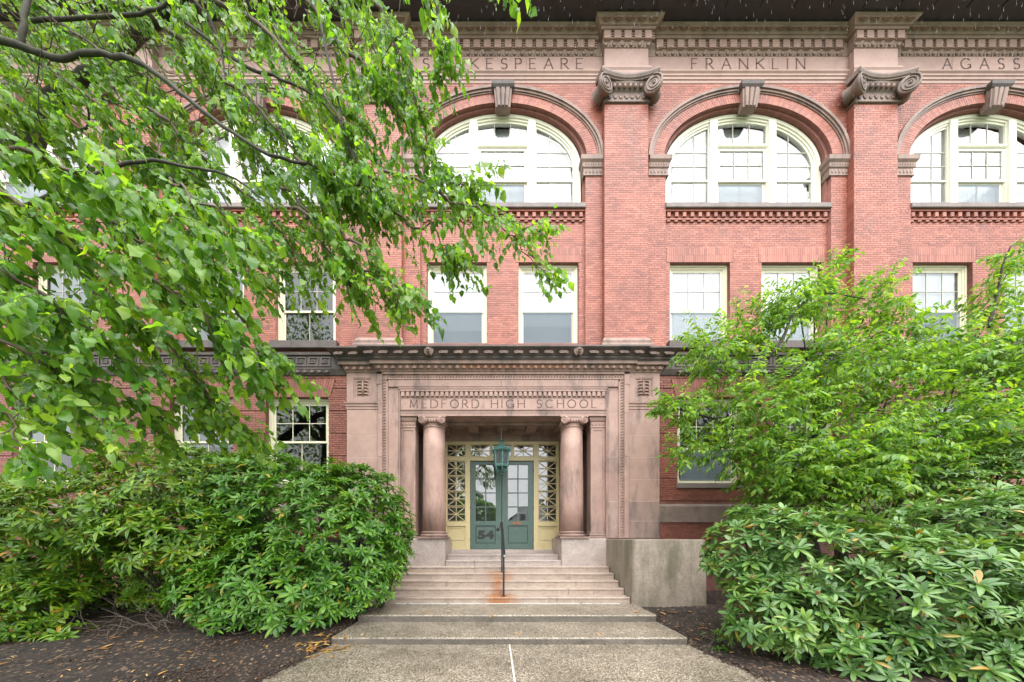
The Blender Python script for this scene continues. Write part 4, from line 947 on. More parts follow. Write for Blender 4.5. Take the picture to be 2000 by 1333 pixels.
# ---- granite pedestals, columns, antae, porch lining
for s in (-1, 1):
    x0, x1 = sorted((s * 1.73, s * 3.07))
    ped = build('pedestal', MB().bev(x0, x1, 9.44, 10.98, 0.2, 1.845, 0.02), M['granite'], school)
    cx, cy_ = s * 2.11, 9.80
    col = build('column', MB().lathe([(0.355, 2.06), (0.352, 2.9), (0.345, 3.7), (0.335, 4.5), (0.325, 5.17)], (cx, cy_), 40), M['stone'], school, True)
    bs = MB().box(cx - 0.43, cx + 0.43, cy_ - 0.41, cy_ + 0.43, 1.846, 1.905); bs.lathe([(0.40, 1.905), (0.43, 1.925), (0.43, 1.955), (0.40, 1.975), (0.375, 1.98), (0.37, 2.0), (0.39, 2.01), (0.40, 2.03), (0.385, 2.05), (0.36, 2.06)], (cx, cy_), 40)
    build('column_base', bs, M['stone_weathered'], col)
    cp = MB().lathe([(0.325, 5.17), (0.345, 5.18), (0.345, 5.20), (0.325, 5.21), (0.325, 5.29), (0.36, 5.30), (0.39, 5.36), (0.36, 5.42)], (cx, cy_), 32)
    cp.box(cx - 0.41, cx + 0.41, cy_ - 0.40, cy_ + 0.40, 5.44, 5.479); cp.box(cx - 0.30, cx + 0.30, cy_ - 0.385, cy_ + 0.36, 5.37, 5.44)
    build('capital', cp, M['stone'], col)
    for q in (-1, 1):
        v = MB(); volute(v, (cx + q * 0.29, cy_ - 0.405, 5.355), 0.115, q * R(14), 0.75, q)
        build('volute', v, M['stone'], col, True)
    eg = MB()
    for i in range(-2, 3): eg.ball((cx + i * 0.085, cy_ - 0.375, 5.335), (0.03, 0.03, 0.04), 6, 5)
    for i in range(-4, 5): eg.ball((cx + 0.325 * math.sin(i * 0.24), cy_ - 0.325 * math.cos(i * 0.24), 5.25), (0.018, 0.012, 0.032), 5, 4)
    build('carved_relief', eg, M['stone'], col, True)
    # responding anta against the jamb, with recessed panel and leafy cap
    x0, x1 = sorted((s * 2.63, s * 3.056))
    an = build('anta', MB().box(x0, x1, 9.56, 9.98, 1.9, 5.47), M['stone'], school)
    pz = MB(); frame_rect(pz, x0, x1, 2.05, 5.16, 0.07, 9.545, 9.56)
    for zz in (2.94, 3.9, 4.62): pz.box(x0 + 0.072, x1 - 0.072, 9.556, 9.561, zz, zz + 0.008)
    build('panel_frame', pz, M['stone'], an)
    build('anta_cap', MB().sweep([(x0, 9.95), (x0, 9.545), (x1, 9.545), (x1, 9.95)], [(0, 5.16), (0.02, 5.17), (0.02, 5.20), (0.005, 5.205), (0.005, 5.34), (0.03, 5.36), (0.05, 5.42), (0.05, 5.475), (0, 5.476)]), M['stone'], an)
    rr = MB()
    for i in range(4): rr.ball((x0 + 0.055 + i * 0.105, 9.535, 5.27), (0.035, 0.018, 0.05), 6, 4)
    for i in range(6): rr.ball((x0 + 0.03 + i * 0.073, 9.51, 5.39), (0.022, 0.016, 0.024), 6, 4)
    build('carved_relief', rr, M['stone'], an, True)
    build('anta_base', MB().sweep([(x0, 9.95), (x0, 9.545), (x1, 9.545), (x1, 9.95)], [(0, 1.846), (0.06, 1.846), (0.06, 1.90), (0.04, 1.92), (0.05, 1.95), (0.03, 1.98), (0.02, 2.04), (0, 2.05)]), M['stone_weathered'], an)
    # pilaster beside the doors and side wall of the porch
    x0, x1 = sorted((s * 2.0, s * 2.34))
    bp = build('anta', MB().box(x0, x1, 10.62, 10.99, 1.846, 5.40), M['stone'], school)
    build('anta_cap', MB().sweep([(x0, 10.98), (x0, 10.62), (x1, 10.62), (x1, 10.98)], [(0, 5.10), (0.02, 5.11), (0.02, 5.14), (0.0, 5.15), (0.02, 5.25), (0.06, 5.33), (0.06, 5.395), (0, 5.396)]), M['stone'], bp)
    build('anta_base', MB().sweep([(x0, 10.98), (x0, 10.62), (x1, 10.62), (x1, 10.98)], [(0, 1.846), (0.05, 1.846), (0.05, 1.92), (0.03, 1.97), (0, 2.02)]), M['stone_weathered'], bp)
# door wall and coffered ceiling
slab_with_holes('wall', rect(-3.3, 3.3, 1.1, 6.0), [rect(-1.975, 1.975, 1.25, 5.195)], 10.99, 11.25, M['stone_weathered'], school)
ceil = build('porch_ceiling', MB().box(-3.055, 3.055, 9.96, 10.99, 5.56, 5.60), M['stone_weathered'], school)
for xx in (-3.0, -1.9, -0.95, 0.0, 0.95, 1.9, 3.0): build('ceiling_beam', MB().box(xx - 0.17, xx + 0.17, 10.0, 10.98, 5.41, 5.56), M['stone_weathered'], ceil)
build('ceiling_beam', MB().box(-3.05, 3.05, 9.962, 10.08, 5.40, 5.561), M['stone_weathered'], ceil); build('ceiling_beam', MB().box(-3.05, 3.05, 10.86, 10.985, 5.40, 5.562), M['stone_weathered'], ceil)

# ---- door screen: cream timber frame, lattice lights, two green doors
SF = DW
fr = MB()
ZT, ZD0, ZD1 = 5.19, 1.36, 4.53
for x0, x1 in ((-1.97, -1.90), (1.90, 1.97), (-1.26, -1.10), (1.10, 1.26)): fr.box(x0, x1, SF, SF + 0.14, ZD0, ZT)
fr.box(-1.90, 1.90, SF - 0.006, SF + 0.14, 5.10, ZT - 0.002); fr.box(-1.26 + 0.16, 1.10, SF - 0.01, SF + 0.14, ZD1, ZD1 + 0.13)
for s in (-1, 1):
    a, b = sorted((s * 1.26, s * 1.90)); fr.box(a, b, SF - 0.005, SF + 0.14, ZD1, ZD1 + 0.13); fr.box(a, b, SF - 0.02, SF + 0.14, 2.27, 2.42)
    fr.box(a, b, SF + 0.03, SF + 0.10, ZD0, 2.27); frame_rect(fr, a + 0.04, b - 0.04, 1.78, 2.22, 0.035, SF + 0.012, SF + 0.04)
for x in (-0.37, 0.37): fr.box(x - 0.04, x + 0.04, SF + 0.002, SF + 0.14, ZD1 + 0.13, 5.10)
frame = build('door_frame', fr, M['yellow'], school)
frame['label'] = 'cream painted timber frame with star lattice lights around the doors'
def lattice(x0, x1, z0, z1):
    m = MB(); cx, cz = (x0 + x1) / 2, (z0 + z1) / 2; y = SF + 0.05
    frame_rect(m, x0, x1, z0, z1, 0.018, SF + 0.02, SF + 0.07)
    m.box(x0, x1, y - 0.015, y + 0.012, cz - 0.011, cz + 0.011); m.box(cx - 0.011, cx + 0.011, y - 0.0155, y + 0.0125, z0, z1)
    m.bar((x0 + 0.01, y - 0.004, z0 + 0.01), (x1 - 0.01, y - 0.004, z1 - 0.01), 0.024, 0.02); m.bar((x0 + 0.01, y - 0.0045, z1 - 0.01), (x1 - 0.01, y - 0.0045, z0 + 0.01), 0.024, 0.02)
    m.tube([(cx, y - 0.025, cz), (cx, y + 0.01, cz)], 0.035, 10)
    o = build('lattice', m, M['yellow'], frame)
    for sx in (0, 1):
        for sz in (0, 1):
            xa, xb = (x0, cx) if sx == 0 else (cx, x1); za, zb = (z0, cz) if sz == 0 else (cz, z1)
            ins_ = (xb, zb) if (sx, sz) == (0, 0) else (xa, zb) if (sx, sz) == (1, 0) else (xb, za) if (sx, sz) == (0, 1) else (xa, za)
            q = [(xa, za), (xb, za), (xb, zb), (xa, zb)]; dg_ = (q[0], q[2]) if (sx + sz) % 2 == 0 else (q[1], q[3])
            for third in [p for p in q if p not in dg_]:
                tx = random.uniform(-0.002, 0.002)
                g_ = build('pane', MB().add([(p[0], y + 0.02 + tx * k, p[1]) for k, p in enumerate((dg_[0], dg_[1], third))], [(0, 1, 2)]), M['doorglass'], o if False else frame)
for i in range(4):
    z0 = 2.42 + (ZD1 - 2.42) / 4 * i; z1 = 2.42 + (ZD1 - 2.42) / 4 * (i + 1)
    for s in (-1, 1): lattice(*sorted((s * 1.26, s * 1.90)), z0 + 0.012, z1 - 0.012)
for x0, x1 in ((-1.90, -1.26), (-1.10, -0.41), (-0.33, 0.33), (0.41, 1.10), (1.26, 1.90)): lattice(x0, x1, ZD1 + 0.14, 5.095)
for s in (-1, 1):
    a, b = sorted((s * 0.012, s * 1.09)); y = SF + 0.06; d = MB()
    st = 0.20; z0, z1 = 1.475, 4.52; pt, pb = 4.40, 2.45
    xi0, xi1 = a + (0.20 if s > 0 else 0.18), b - (0.18 if s > 0 else 0.20)
    d.box(a, xi0, y, y + 0.06, z0, z1); d.box(xi1, b, y, y + 0.06, z0, z1); d.box(xi0, xi1, y, y + 0.06, pt, z1); d.box(xi0, xi1, y, y + 0.06, 2.30, pb); d.box(xi0, xi1, y, y + 0.06, z0, 1.67)
    d.box(xi0, xi1, y + 0.02, y + 0.05, 1.67, 2.30)
    door = build('door', d, M['green'], school)
    door['label'] = 'grey green left door leaf painted with the number 54' if s < 0 else 'grey green right door leaf with copper letter slot'
    k = MB(); frame_rect(k, xi0 - 0.001, xi1 + 0.001, 1.669, 2.301, 0.03, y - 0.006, y + 0.022); build('panel_moulding', k, M['green_dark'], door)
    mu = MB(); ph = (pt - pb) / 4; xm = (xi0 + xi1) / 2
    mu.box(xm - 0.02, xm + 0.02, y + 0.008, y + 0.045, pb, pt)
    for i in range(1, 4): mu.box(xi0, xi1, y + 0.0085, y + 0.0445, pb + ph * i - 0.018, pb + ph * i + 0.018)
    build('muntins', mu, M['green'], door)
    for i in range(4):
        for (xa, xb) in ((xi0, xm), (xm, xi1)):
            hw, hh = (xb - xa) / 2, ph / 2
            pm = MB().add([(-hw, 0, -hh), (hw, 0, -hh), (hw, 0, hh), (-hw, 0, hh)], [(0, 1, 2, 3)]).mesh('pane', M['doorglass'])
            link('pane', pm, door, matrix=Matrix.Translation(((xa + xb) / 2, y + 0.03, pb + ph * (i + 0.5))) @ Matrix.Rotation(random.uniform(-0.008, 0.008), 4, 'X') @ Matrix.Rotation(random.uniform(-0.01, 0.01), 4, 'Z'))
    if s > 0: build('letter_slot', MB().bev(xi0 + 0.16, xi0 + 0.46, y - 0.012, y, 2.33, 2.42, 0.006), M['copper'], door)
    else:
        cu = bpy.data.curves.new('number', 'FONT'); cu.body = '54'; cu.size = 0.40; cu.extrude = 0.002; cu.offset = 0.024; cu.align_x = 'CENTER'; cu.space_character = 1.08
        to = bpy.data.objects.new('t', cu); COL.objects.link(to); dg = bpy.context.evaluated_depsgraph_get(); dg.update()
        me = bpy.data.meshes.new_from_object(to.evaluated_get(dg)); bpy.data.objects.remove(to)
        me.materials.clear(); me.materials.append(M['black']); me.name = 'number'
        link('number', me, door, matrix=Matrix.Translation(((xi0 + xi1) / 2, y + 0.017, 1.84)) @ Matrix.Rotation(R(90), 4, 'X') @ Matrix.Diagonal((1.32, 0.95, 1, 1)))
    hg = MB()
    for zz in (1.8, 2.9, 4.2): hg.tube([((b if s > 0 else a) + s * 0.006, y - 0.012, zz - 0.06), ((b if s > 0 else a) + s * 0.006, y - 0.012, zz + 0.06)], 0.012, 8)
    build('hinges', hg, M['black'], door)
# ------------------------------------------------------------------ steps, cheek walls, path, ground
steps = thing('entrance_steps', 'pink granite entrance steps with rust stains below the hand rail', 'steps', (0, 7.77, 0.26))
RISE, TREAD = 0.155, 0.35
def step(x, y0, y1, z0, z1, m_=None):
    cuts = [-x] + sorted(random.uniform(-0.75, 0.75) * x for _ in range(2 if x > 2 else 1)) + [x]
    for a, c in zip(cuts[:-1], cuts[1:]):
        b = MB().bev(a + 0.003, c - 0.003, y0 + 0.014, y1, z0, z1 - 0.045, 0.004); b.bev(a + 0.003, c - 0.003, y0, y1, z1 - 0.045, z1, 0.012)
        build('step_stone', b, m_ or M['steps'], steps, loc=(0, random.uniform(-0.004, 0.004), random.uniform(-0.003, 0.003)))
for i in range(5): step(3.052, 7.77 + TREAD * i, 7.77 + TREAD * (i + 1) + 0.04, 0.20 + RISE * i, 0.26 + RISE * (i + 1))
step(1.722, 9.47, 9.86, 1.0, 1.19, M['granite']); step(1.722, 9.82, 11.02, 1.15, 1.345, M['granite'])
build('threshold', MB().bev(-1.96, 1.96, 10.86, 11.24, 1.34, 1.462, 0.012), M['granite'], steps)
def cheek(s):
    r = 0.14; pts = []
    x0, x1, y0, y1 = 3.075, 4.87, 7.62, 9.43
    pts += [(x0, y1)] + [(x0 + r - r * math.cos(t), y0 + r - r * math.sin(t)) for t in np.linspace(0, math.pi / 2, 7)] + [(x1 - r + r * math.sin(t), y0 + r - r * math.cos(t)) for t in np.linspace(0, math.pi / 2, 7)] + [(x1, y1)]
    b = MB(); n = len(pts)
    for z, k in ((-0.1, 0.02), (0.28, 0.006), (1.0, 0.0), (1.81, 0.0), (1.83, -0.02)):
        for (x, y) in pts:
            cx, cy_ = (x0 + x1) / 2, y1; dx, dy = x - cx, y - cy_
            b.v.append((s * (cx + dx * (1 + k / 0.9)), cy_ + dy * (1 + k / 1.8), z))
    for i in range(4):
        for j in range(n - 1):
            f = (i * n + j, i * n + j + 1, (i + 1) * n + j + 1, (i + 1) * n + j); b.f.append(f if s > 0 else tuple(reversed(f)))
    f = tuple(4 * n + j for j in range(n)); b.f.append(f if s > 0 else tuple(reversed(f)))
    o = build('cheek_wall', b, M['cheek'], None)
    return tag(o, 'mossy weathered granite cheek wall right of the steps' if s > 0 else 'granite cheek wall hidden behind the shrub left of the steps', 'wall')
cheek(1); cheek(-1)
ground = build('ground', MB().add([(-200, -200, -0.12), (200, -200, -0.12), (200, 200, -0.12), (-200, 200, -0.12)], [(0, 1, 2, 3)]), M['lawn']); ground['kind'] = 'structure'
pv = []
ys = [-6, 0, 2, 3.2, 4.0, 4.6, 5.1, 5.6]
for y in ys:
    hw = 3.12 + max(0, (5.6 - y)) * 0.13
    pv += [(-hw, y, 0.0), (hw, y, 0.0), (-hw, y, -0.15), (hw, y, -0.15)]
pf = []
for i in range(len(ys) - 1):
    a, b = i * 4, i * 4 + 4; pf += [(a, a + 1, b + 1, b), (a + 2, a, b, b + 2), (a + 1, a + 3, b + 3, b + 1)]
path_o = build('path', MB().add(pv, pf), M['aggregate']); path_o['kind'] = 'structure'
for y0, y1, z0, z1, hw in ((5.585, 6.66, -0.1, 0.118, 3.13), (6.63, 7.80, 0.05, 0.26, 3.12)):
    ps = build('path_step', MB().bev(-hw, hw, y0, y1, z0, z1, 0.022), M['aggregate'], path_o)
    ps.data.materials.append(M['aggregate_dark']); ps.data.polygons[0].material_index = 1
build('joint_sealant', MB().add([(-0.012, -6, 0.004), (0.012, -6, 0.004), (0.012, 5.58, 0.004), (-0.012, 5.58, 0.004)], [(0, 1, 2, 3)]), M['sealant'], path_o)
js = MB(); x = -2.65
while x < 2.7:
    w_ = random.uniform(0.2, 0.6); x2 = min(2.8, x + w_)
    js.box(x, x2, 7.755 - random.uniform(0.002, 0.02), 7.775, 0.258, 0.268 + random.uniform(0, 0.006)); x = x2 + random.choice((0, 0, 0.01, 0.06))
build('joint_sealant', js, M['sealant'], path_o)
def hmul(x, y):
    h = np.interp(y, [2, 5.0, 5.6, 6.6, 7.6, 9.6], [0.0, 0.005, 0.03, 0.12, 0.20, 0.28])
    return h
mv = []; nx, ny = 150, 90
for s in (-1, 1):
    V = []
    for j in range(ny):
        y = -2 + 11.6 * j / (ny - 1)
        e_ = 3.02 + max(0, 5.6 - y) * 0.13
        for i in range(nx):
            u = i / (nx - 1); x = e_ + (19 - e_) * u ** 1.6
            z = hmul(x, y) + 0.02 * math.sin(x * 2.3 + y * 1.7) * math.sin(y * 2.9 - x) + random.uniform(-0.012, 0.014)
            ed = min(1, (x - e_) / 0.25); z = z * ed + (-0.03) * (1 - ed) + 0.012 * math.sin(y * 9 + math.sin(y * 23) * 2) * (1 - abs(2 * ed - 1)) + 0.02 * ed
            V.append((s * x, y, z))
    F = [(j * nx + i, j * nx + i + 1, (j + 1) * nx + i + 1, (j + 1) * nx + i) for j in range(ny - 1) for i in range(nx - 1)]
    if s < 0: F = [tuple(reversed(f)) for f in F]
    mo = link('mulch_bed', np_mesh('mulch_bed', V, F, M['mulch'], True)); mo['kind'] = 'structure'

# ------------------------------------------------------------------ hand rail
rail = thing('handrail', 'thin black iron hand rail up the middle of the steps', 'handrail', (-0.04, 7.95, 0.415))
build('post', MB().box(-0.056, -0.008, 7.93, 7.97, 0.41, 1.50).box(-0.09, 0.026, 7.89, 8.01, 0.412, 0.424), M['black'], rail)
build('post', MB().box(-0.069, -0.031, 9.08, 9.12, 0.87, 2.22).box(-0.10, 0.0, 9.05, 9.15, 0.878, 0.889), M['black'], rail)
build('rail', MB().bar((-0.028, 7.76, 1.43), (-0.052, 9.30, 2.31), 0.075, 0.035, up=(0, 0, 1)).bar((-0.031, 7.97, 1.33), (-0.050, 9.08, 1.97), 0.03, 0.02, up=(0, 0, 1)), M['black'], rail)
build('rail_end', MB().tube([(-0.052, 9.28, 2.30), (-0.055, 9.34, 2.31), (-0.07, 9.37, 2.27), (-0.10, 9.36, 2.20), (-0.13, 9.33, 2.15)], 0.016, 8).bev(-0.20, -0.115, 9.28, 9.36, 2.06, 2.16, 0.02), M['black'], rail)
build('rail_end', MB().ball((-0.018, 7.755, 1.425), (0.032, 0.03, 0.028), 10, 6), M['metal'], rail, True)

# ------------------------------------------------------------------ lantern
LX, LY = -0.04, 10.2
lan = thing('hanging_lantern', 'verdigris copper lantern hanging in front of the doors', 'lantern', (LX, LY, 3.9))
rot0 = R(-82)
def hx(r, z, k): t = rot0 + k * math.pi / 3; return (LX + r * math.cos(t), LY + r * math.sin(t), z)
b = MB(); b.lathe([(0.31, 4.64), (0.32, 4.66), (0.30, 4.69), (0.27, 4.70)], (LX, LY), 6, rot=rot0); b.lathe([(0.215, 4.13), (0.235, 4.14), (0.235, 4.17), (0.20, 4.18)], (LX, LY), 6, rot=rot0)
for k in range(6): b.bar(hx(0.215, 4.16, k), hx(0.265, 4.66, k), 0.035, 0.035)
for k in range(6):
    b.bar(hx(0.262, 4.625, k), hx(0.262, 4.625, k + 1), 0.025, 0.03, (0, 0, 1)); b.bar(hx(0.22, 4.195, k), hx(0.22, 4.195, k + 1), 0.025, 0.03, (0, 0, 1))
build('lantern_frame', b, M['verdigris'], lan)
for k in range(6):
    build('pane', MB().add([hx(0.212, 4.18, k), hx(0.212, 4.18, k + 1), hx(0.258, 4.64, k + 1), hx(0.258, 4.64, k)], [(0, 1, 2, 3)]), M['lampglass'], lan)
rf = build('lantern_roof', MB().lathe([(0.29, 4.70), (0.25, 4.73), (0.19, 4.78), (0.12, 4.82), (0.075, 4.86), (0.05, 4.90), (0.035, 4.95), (0.03, 5.02), (0.015, 5.05)], (LX, LY), 6, rot=rot0), M['verdigris'], lan)
b = MB()
for k in range(6):
    t = rot0 + k * math.pi / 3
    def pp(r, z, t=t): return (LX + r * math.cos(t), LY + r * math.sin(t), z)
    b.tube([pp(0.27, 4.58), pp(0.335, 4.62), pp(0.35, 4.70), pp(0.31, 4.73), pp(0.30, 4.68)], [0.014, 0.014, 0.012, 0.01, 0.008], 6)
    b.tube([pp(0.03, 4.93), pp(0.07, 4.99), pp(0.11, 5.0), pp(0.12, 4.96), pp(0.09, 4.95)], [0.01, 0.01, 0.009, 0.008, 0.006], 5)
    b.ball(pp(0.285, 4.72), (0.022, 0.022, 0.035), 6, 4)
build('scroll_ornaments', b, M['verdigris'], lan, True)
b = MB()
for k in range(6):
    t = rot0 + k * math.pi / 3
    def pp(r, z, t=t): return (LX + r * math.cos(t), LY + r * math.sin(t), z)
    b.tube([pp(0.21, 4.13), pp(0.20, 4.07), pp(0.15, 4.0), pp(0.08, 3.97), pp(0.03, 3.96)], [0.016, 0.02, 0.02, 0.018, 0.014], 6); b.ball(pp(0.225, 4.12), (0.024, 0.024, 0.024), 6, 4)
b.lathe([(0.01, 4.02), (0.04, 4.0), (0.045, 3.97), (0.025, 3.94), (0.03, 3.92), (0.012, 3.89)], (LX, LY), 10)
build('bottom_brackets', b, M['verdigris'], lan, True)
build('bulb', MB().ball((LX + 0.05, LY, 4.36), (0.04, 0.04, 0.06), 10, 6), M['bulb'], lan, True)
build('rod', MB().tube([(LX, LY, 5.02), (LX, LY, 5.562)], 0.008, 6), M['metal'], lan)

# ------------------------------------------------------------------ across the street, mirrored in the door glass
M['siding'] = m_plain('white_painted_siding', (0.62, 0.63, 0.64), 0.6, var=0.05); M['shingle'] = m_plain('grey_roof_shingles', (0.08, 0.08, 0.085), 0.85, var=0.3, sc_=3)
hs_ = thing('gabled_house', 'white gabled house across the street mirrored in the right door panes', 'house', (6.5, -30, 0))
HW, HD, HE, HR = 4.2, 5.0, 5.2, 8.2
b = MB().add([(6.5 - HW, -30, -0.1), (6.5 + HW, -30, -0.1), (6.5 + HW, -30, HE), (6.5, -30, HR), (6.5 - HW, -30, HE), (6.5 - HW, -40, -0.1), (6.5 + HW, -40, -0.1), (6.5 + HW, -40, HE), (6.5, -40, HR), (6.5 - HW, -40, HE)],
      [(4, 3, 2, 1, 0), (5, 6, 7, 8, 9), (0, 5, 9, 4), (1, 2, 7, 6)])
build('wall', b, M['siding'], hs_)
for s in (-1, 1): build('roof', MB().add([(6.5, -29.6, HR + 0.15), (6.5 + s * (HW + 0.4), -29.6, HE - 0.15), (6.5 + s * (HW + 0.4), -40.4, HE - 0.15), (6.5, -40.4, HR + 0.15), (6.5, -29.6, HR + 0.02), (6.5 + s * (HW + 0.4), -29.6, HE - 0.28), (6.5 + s * (HW + 0.4), -40.4, HE - 0.28), (6.5, -40.4, HR + 0.02)], [(0, 1, 2, 3), (4, 7, 6, 5), (0, 4, 5, 1), (1, 5, 6, 2)]), M['shingle'], hs_)
for x, z in ((4.6, 1.4), (8.4, 1.4), (4.9, 4.2), (8.1, 4.2), (6.5, 6.0)):
    wn = build('window', MB().box(x - 0.55, x + 0.55, -29.98, -29.9, z, z + 1.3), M['siding'], hs_); build('pane', MB().add([(x - 0.42, -29.89, z + 0.12), (x - 0.42, -29.89, z + 1.18), (x + 0.42, -29.89, z + 1.18), (x + 0.42, -29.89, z + 0.12)], [(0, 1, 2, 3)]), M['shingle'], wn)
build('door', MB().box(6.0, 7.0, -29.97, -29.88, 0, 2.1), M['shingle'], hs_)
# ------------------------------------------------------------------ plants
def at(px, py, d): return np.array([(px - 965) * d / 622 + CAMX, d, CAMZ + (1050 - py) * d / 622])
def nrm(v): v = np.asarray(v, float); return v / (np.linalg.norm(v, axis=-1, keepdims=True) + 1e-9)
def leaf_template(ys, ws, fold, droop):
    V = []; F = []; n = len(ys)
    for y, w_ in zip(ys, ws):
        z = -droop * y * y
        V += [(-w_, y - (0.10 if y == 0 and w_ > 0.1 else 0), z + fold * w_), (0, y, z), (w_, y - (0.10 if y == 0 and w_ > 0.1 else 0), z + fold * w_)]
    for i in range(n - 1):
        a, b = i * 3, i * 3 + 3
        F += [(a, a + 1, b + 1, b), (a + 1, a + 2, b + 2, b + 1)]
    return np.array(V, float), np.array(F)
T_HEART = leaf_template([0, 0.1, 0.28, 0.5, 0.7, 0.86, 1.06], [0.17, 0.34, 0.42, 0.38, 0.26, 0.12, 0.008], 0.25, 0.25)
T_RHODO = leaf_template([0, 0.3, 0.62, 0.86, 1.0], [0.018, 0.115, 0.15, 0.11, 0.02], 0.30, 0.20)
T_NARROW = leaf_template([0, 0.32, 0.66, 1.0], [0.02, 0.19, 0.18, 0.012], 0.35, 0.25)
HY, HWD = [0, 0.1, 0.28, 0.5, 0.7, 0.86, 1.06], [0.17, 0.34, 0.42, 0.38, 0.26, 0.12, 0.008]
def warp(t, tw, wave, seed):
    V, F = t; V = V.copy(); y = V[:, 1]; V[:, 2] += wave * np.sin(y * 9 + seed) * np.abs(V[:, 0]) + tw * V[:, 0] * y; V[:, 0] += 0.06 * np.sin(y * 3 + seed) * y; return V, F
HEARTS = [warp(leaf_template(HY, [w_ * k for w_ in HWD], f_, d_), tw, wv, sd) for k, f_, d_, tw, wv, sd in ((1, 0.25, 0.25, 0.1, 0.2, 0), (0.86, 0.5, 0.5, -0.35, 0.3, 2), (1.06, 0.1, 0.1, 0.3, 0.35, 4), (0.75, 0.35, 0.7, -0.1, 0.25, 1), (0.95, -0.15, 0.35, 0.45, 0.3, 3))]
RY, RW = [0, 0.3, 0.62, 0.86, 1.0], [0.018, 0.115, 0.15, 0.11, 0.02]
RHODOS = [warp(leaf_template(RY, [w_ * k for w_ in RW], f_, d_), tw, wv, sd) for k, f_, d_, tw, wv, sd in ((1, 0.3, 0.2, 0.1, 0.1, 0), (0.85, 0.55, 0.42, -0.3, 0.15, 2), (1.1, 0.12, 0.08, 0.25, 0.2, 4), (0.8, 0.7, 0.6, 0.2, 0.1, 1))]
class Leaves:
    def __init__(s): s.p = []; s.d = []; s.n = []; s.s = []
    def add(s, p, d, n, sc_): s.p.append(p); s.d.append(d); s.n.append(n); s.s.append(sc_)
    def emit(s, plant, tmpl, m_, name='leaf', stuff='foliage', top=300, odd=None):
        T = tmpl if isinstance(tmpl, list) else [tmpl]; nT = len(T)
        P = np.array(s.p); D = nrm(s.d); Nn = np.array(s.n, float); S = np.array(s.s)
        Xv = nrm(np.cross(D, Nn)); Nn = np.cross(Xv, D)
        Rm = np.stack([Xv, D, Nn], 2)                                  # columns
        rel = P - np.array([CAMX, 0, CAMZ]); dep = np.maximum(rel[:, 1], 0.05)
        u = 965 + rel[:, 0] / dep * 622; v = 1050 - rel[:, 2] / dep * 622
        ok = (u > 0) & (u < 2000) & (v > 0) & (v < 1333) & (rel[:, 1] > 0.3)
        size = np.where(ok, S / dep, 0); order = np.argsort(-size); pick = order[:top]
        pick = pick[size[pick] > 0]
        mask = np.ones(len(P), bool); mask[pick] = False; V, F = T[0]
        mes = [np_mesh(name, t[0], t[1], m_, True) for t in T]; me2 = None
        for k, i in enumerate(pick):
            mt = Matrix([[*(Rm[i, 0] * S[i]), P[i, 0]], [*(Rm[i, 1] * S[i]), P[i, 1]], [*(Rm[i, 2] * S[i]), P[i, 2]], [0, 0, 0, 1]])
            use = mes[k % nT]
            if odd and k % odd[1] == 7:
                if me2 is None: me2 = np_mesh(name, V, F, odd[0], True)
                use = me2
            link(name, use, plant, matrix=mt)
        idx = np.where(mask)[0]
        VT = np.stack([t[0] for t in T])[np.arange(len(idx)) * 7 % nT]
        VV = np.einsum('nij,nvj->nvi', Rm[idx], VT) * S[idx, None, None] + P[idx, None, :]
        FF = F[None] + (np.arange(len(idx)) * len(V))[:, None, None]
        o = link(stuff, np_mesh(stuff, VV.reshape(-1, 3), FF.reshape(-1, 4), m_, True), plant); o['kind'] = 'stuff'
        return o
def rv(): return rng.normal(size=3)
def smooth_path(pts, n):
    pts = np.array(pts, float); k = len(pts); out_ = []
    for t in np.linspace(0, k - 1, n):
        i = min(int(t), k - 2); f = t - i
        p0, p1, p2, p3 = pts[max(i - 1, 0)], pts[i], pts[i + 1], pts[min(i + 2, k - 1)]
        out_.append(0.5 * ((2 * p1) + (-p0 + p2) * f + (2 * p0 - 5 * p1 + 4 * p2 - p3) * f ** 2 + (-p0 + 3 * p1 - 3 * p2 + p3) * f ** 3))
    return np.array(out_)
UP = np.array([0, 0, 1.0])
def twig(L, tw, p, d, length, size, grav=0.35, wind=None, nl=9, r=0.004, bare=0.12, jit=0.12, hang=0.5, seg=5, face=0.35):
    d = nrm(d); pts = [p]; step_ = length / 6
    for i in range(6):
        d = nrm(d + np.array([0, 0, -grav]) * 0.22 + (wind * 0.12 if wind is not None else 0) + rv() * jit)
        pts.append(pts[-1] + d * step_)
    tw.tube([tuple(q) for q in pts], [r * (1 - 0.75 * i / 6) for i in range(7)], 4 if r < 0.006 else seg, False)
    P = np.array(pts); side0 = nrm(np.cross(d, UP + rv() * 0.3))
    for k in range(nl):
        t = bare + (1 - bare) * (k + 0.5) / nl * 6 if False else (bare + (1 - bare) * (k + rng.uniform(0.2, 0.8)) / nl) * 6
        i = min(int(t), 5); q = P[i] + (P[i + 1] - P[i]) * (t - i); td = nrm(P[i + 1] - P[i])
        sd = side0 * (1 if k % 2 else -1) * rng.uniform(0.5, 1.0)
        ld = nrm(td * 0.55 + sd + np.array([0, 0, -hang]) + rv() * 0.25 + (wind * 0.35 if wind is not None else 0))
        nm = nrm(UP * 0.8 + np.array([0, -face, 0]) + rv() * 0.45)
        L.add(q + ld * size * 0.12, ld, nm, size * rng.uniform(0.7, 1.2))
    return pts

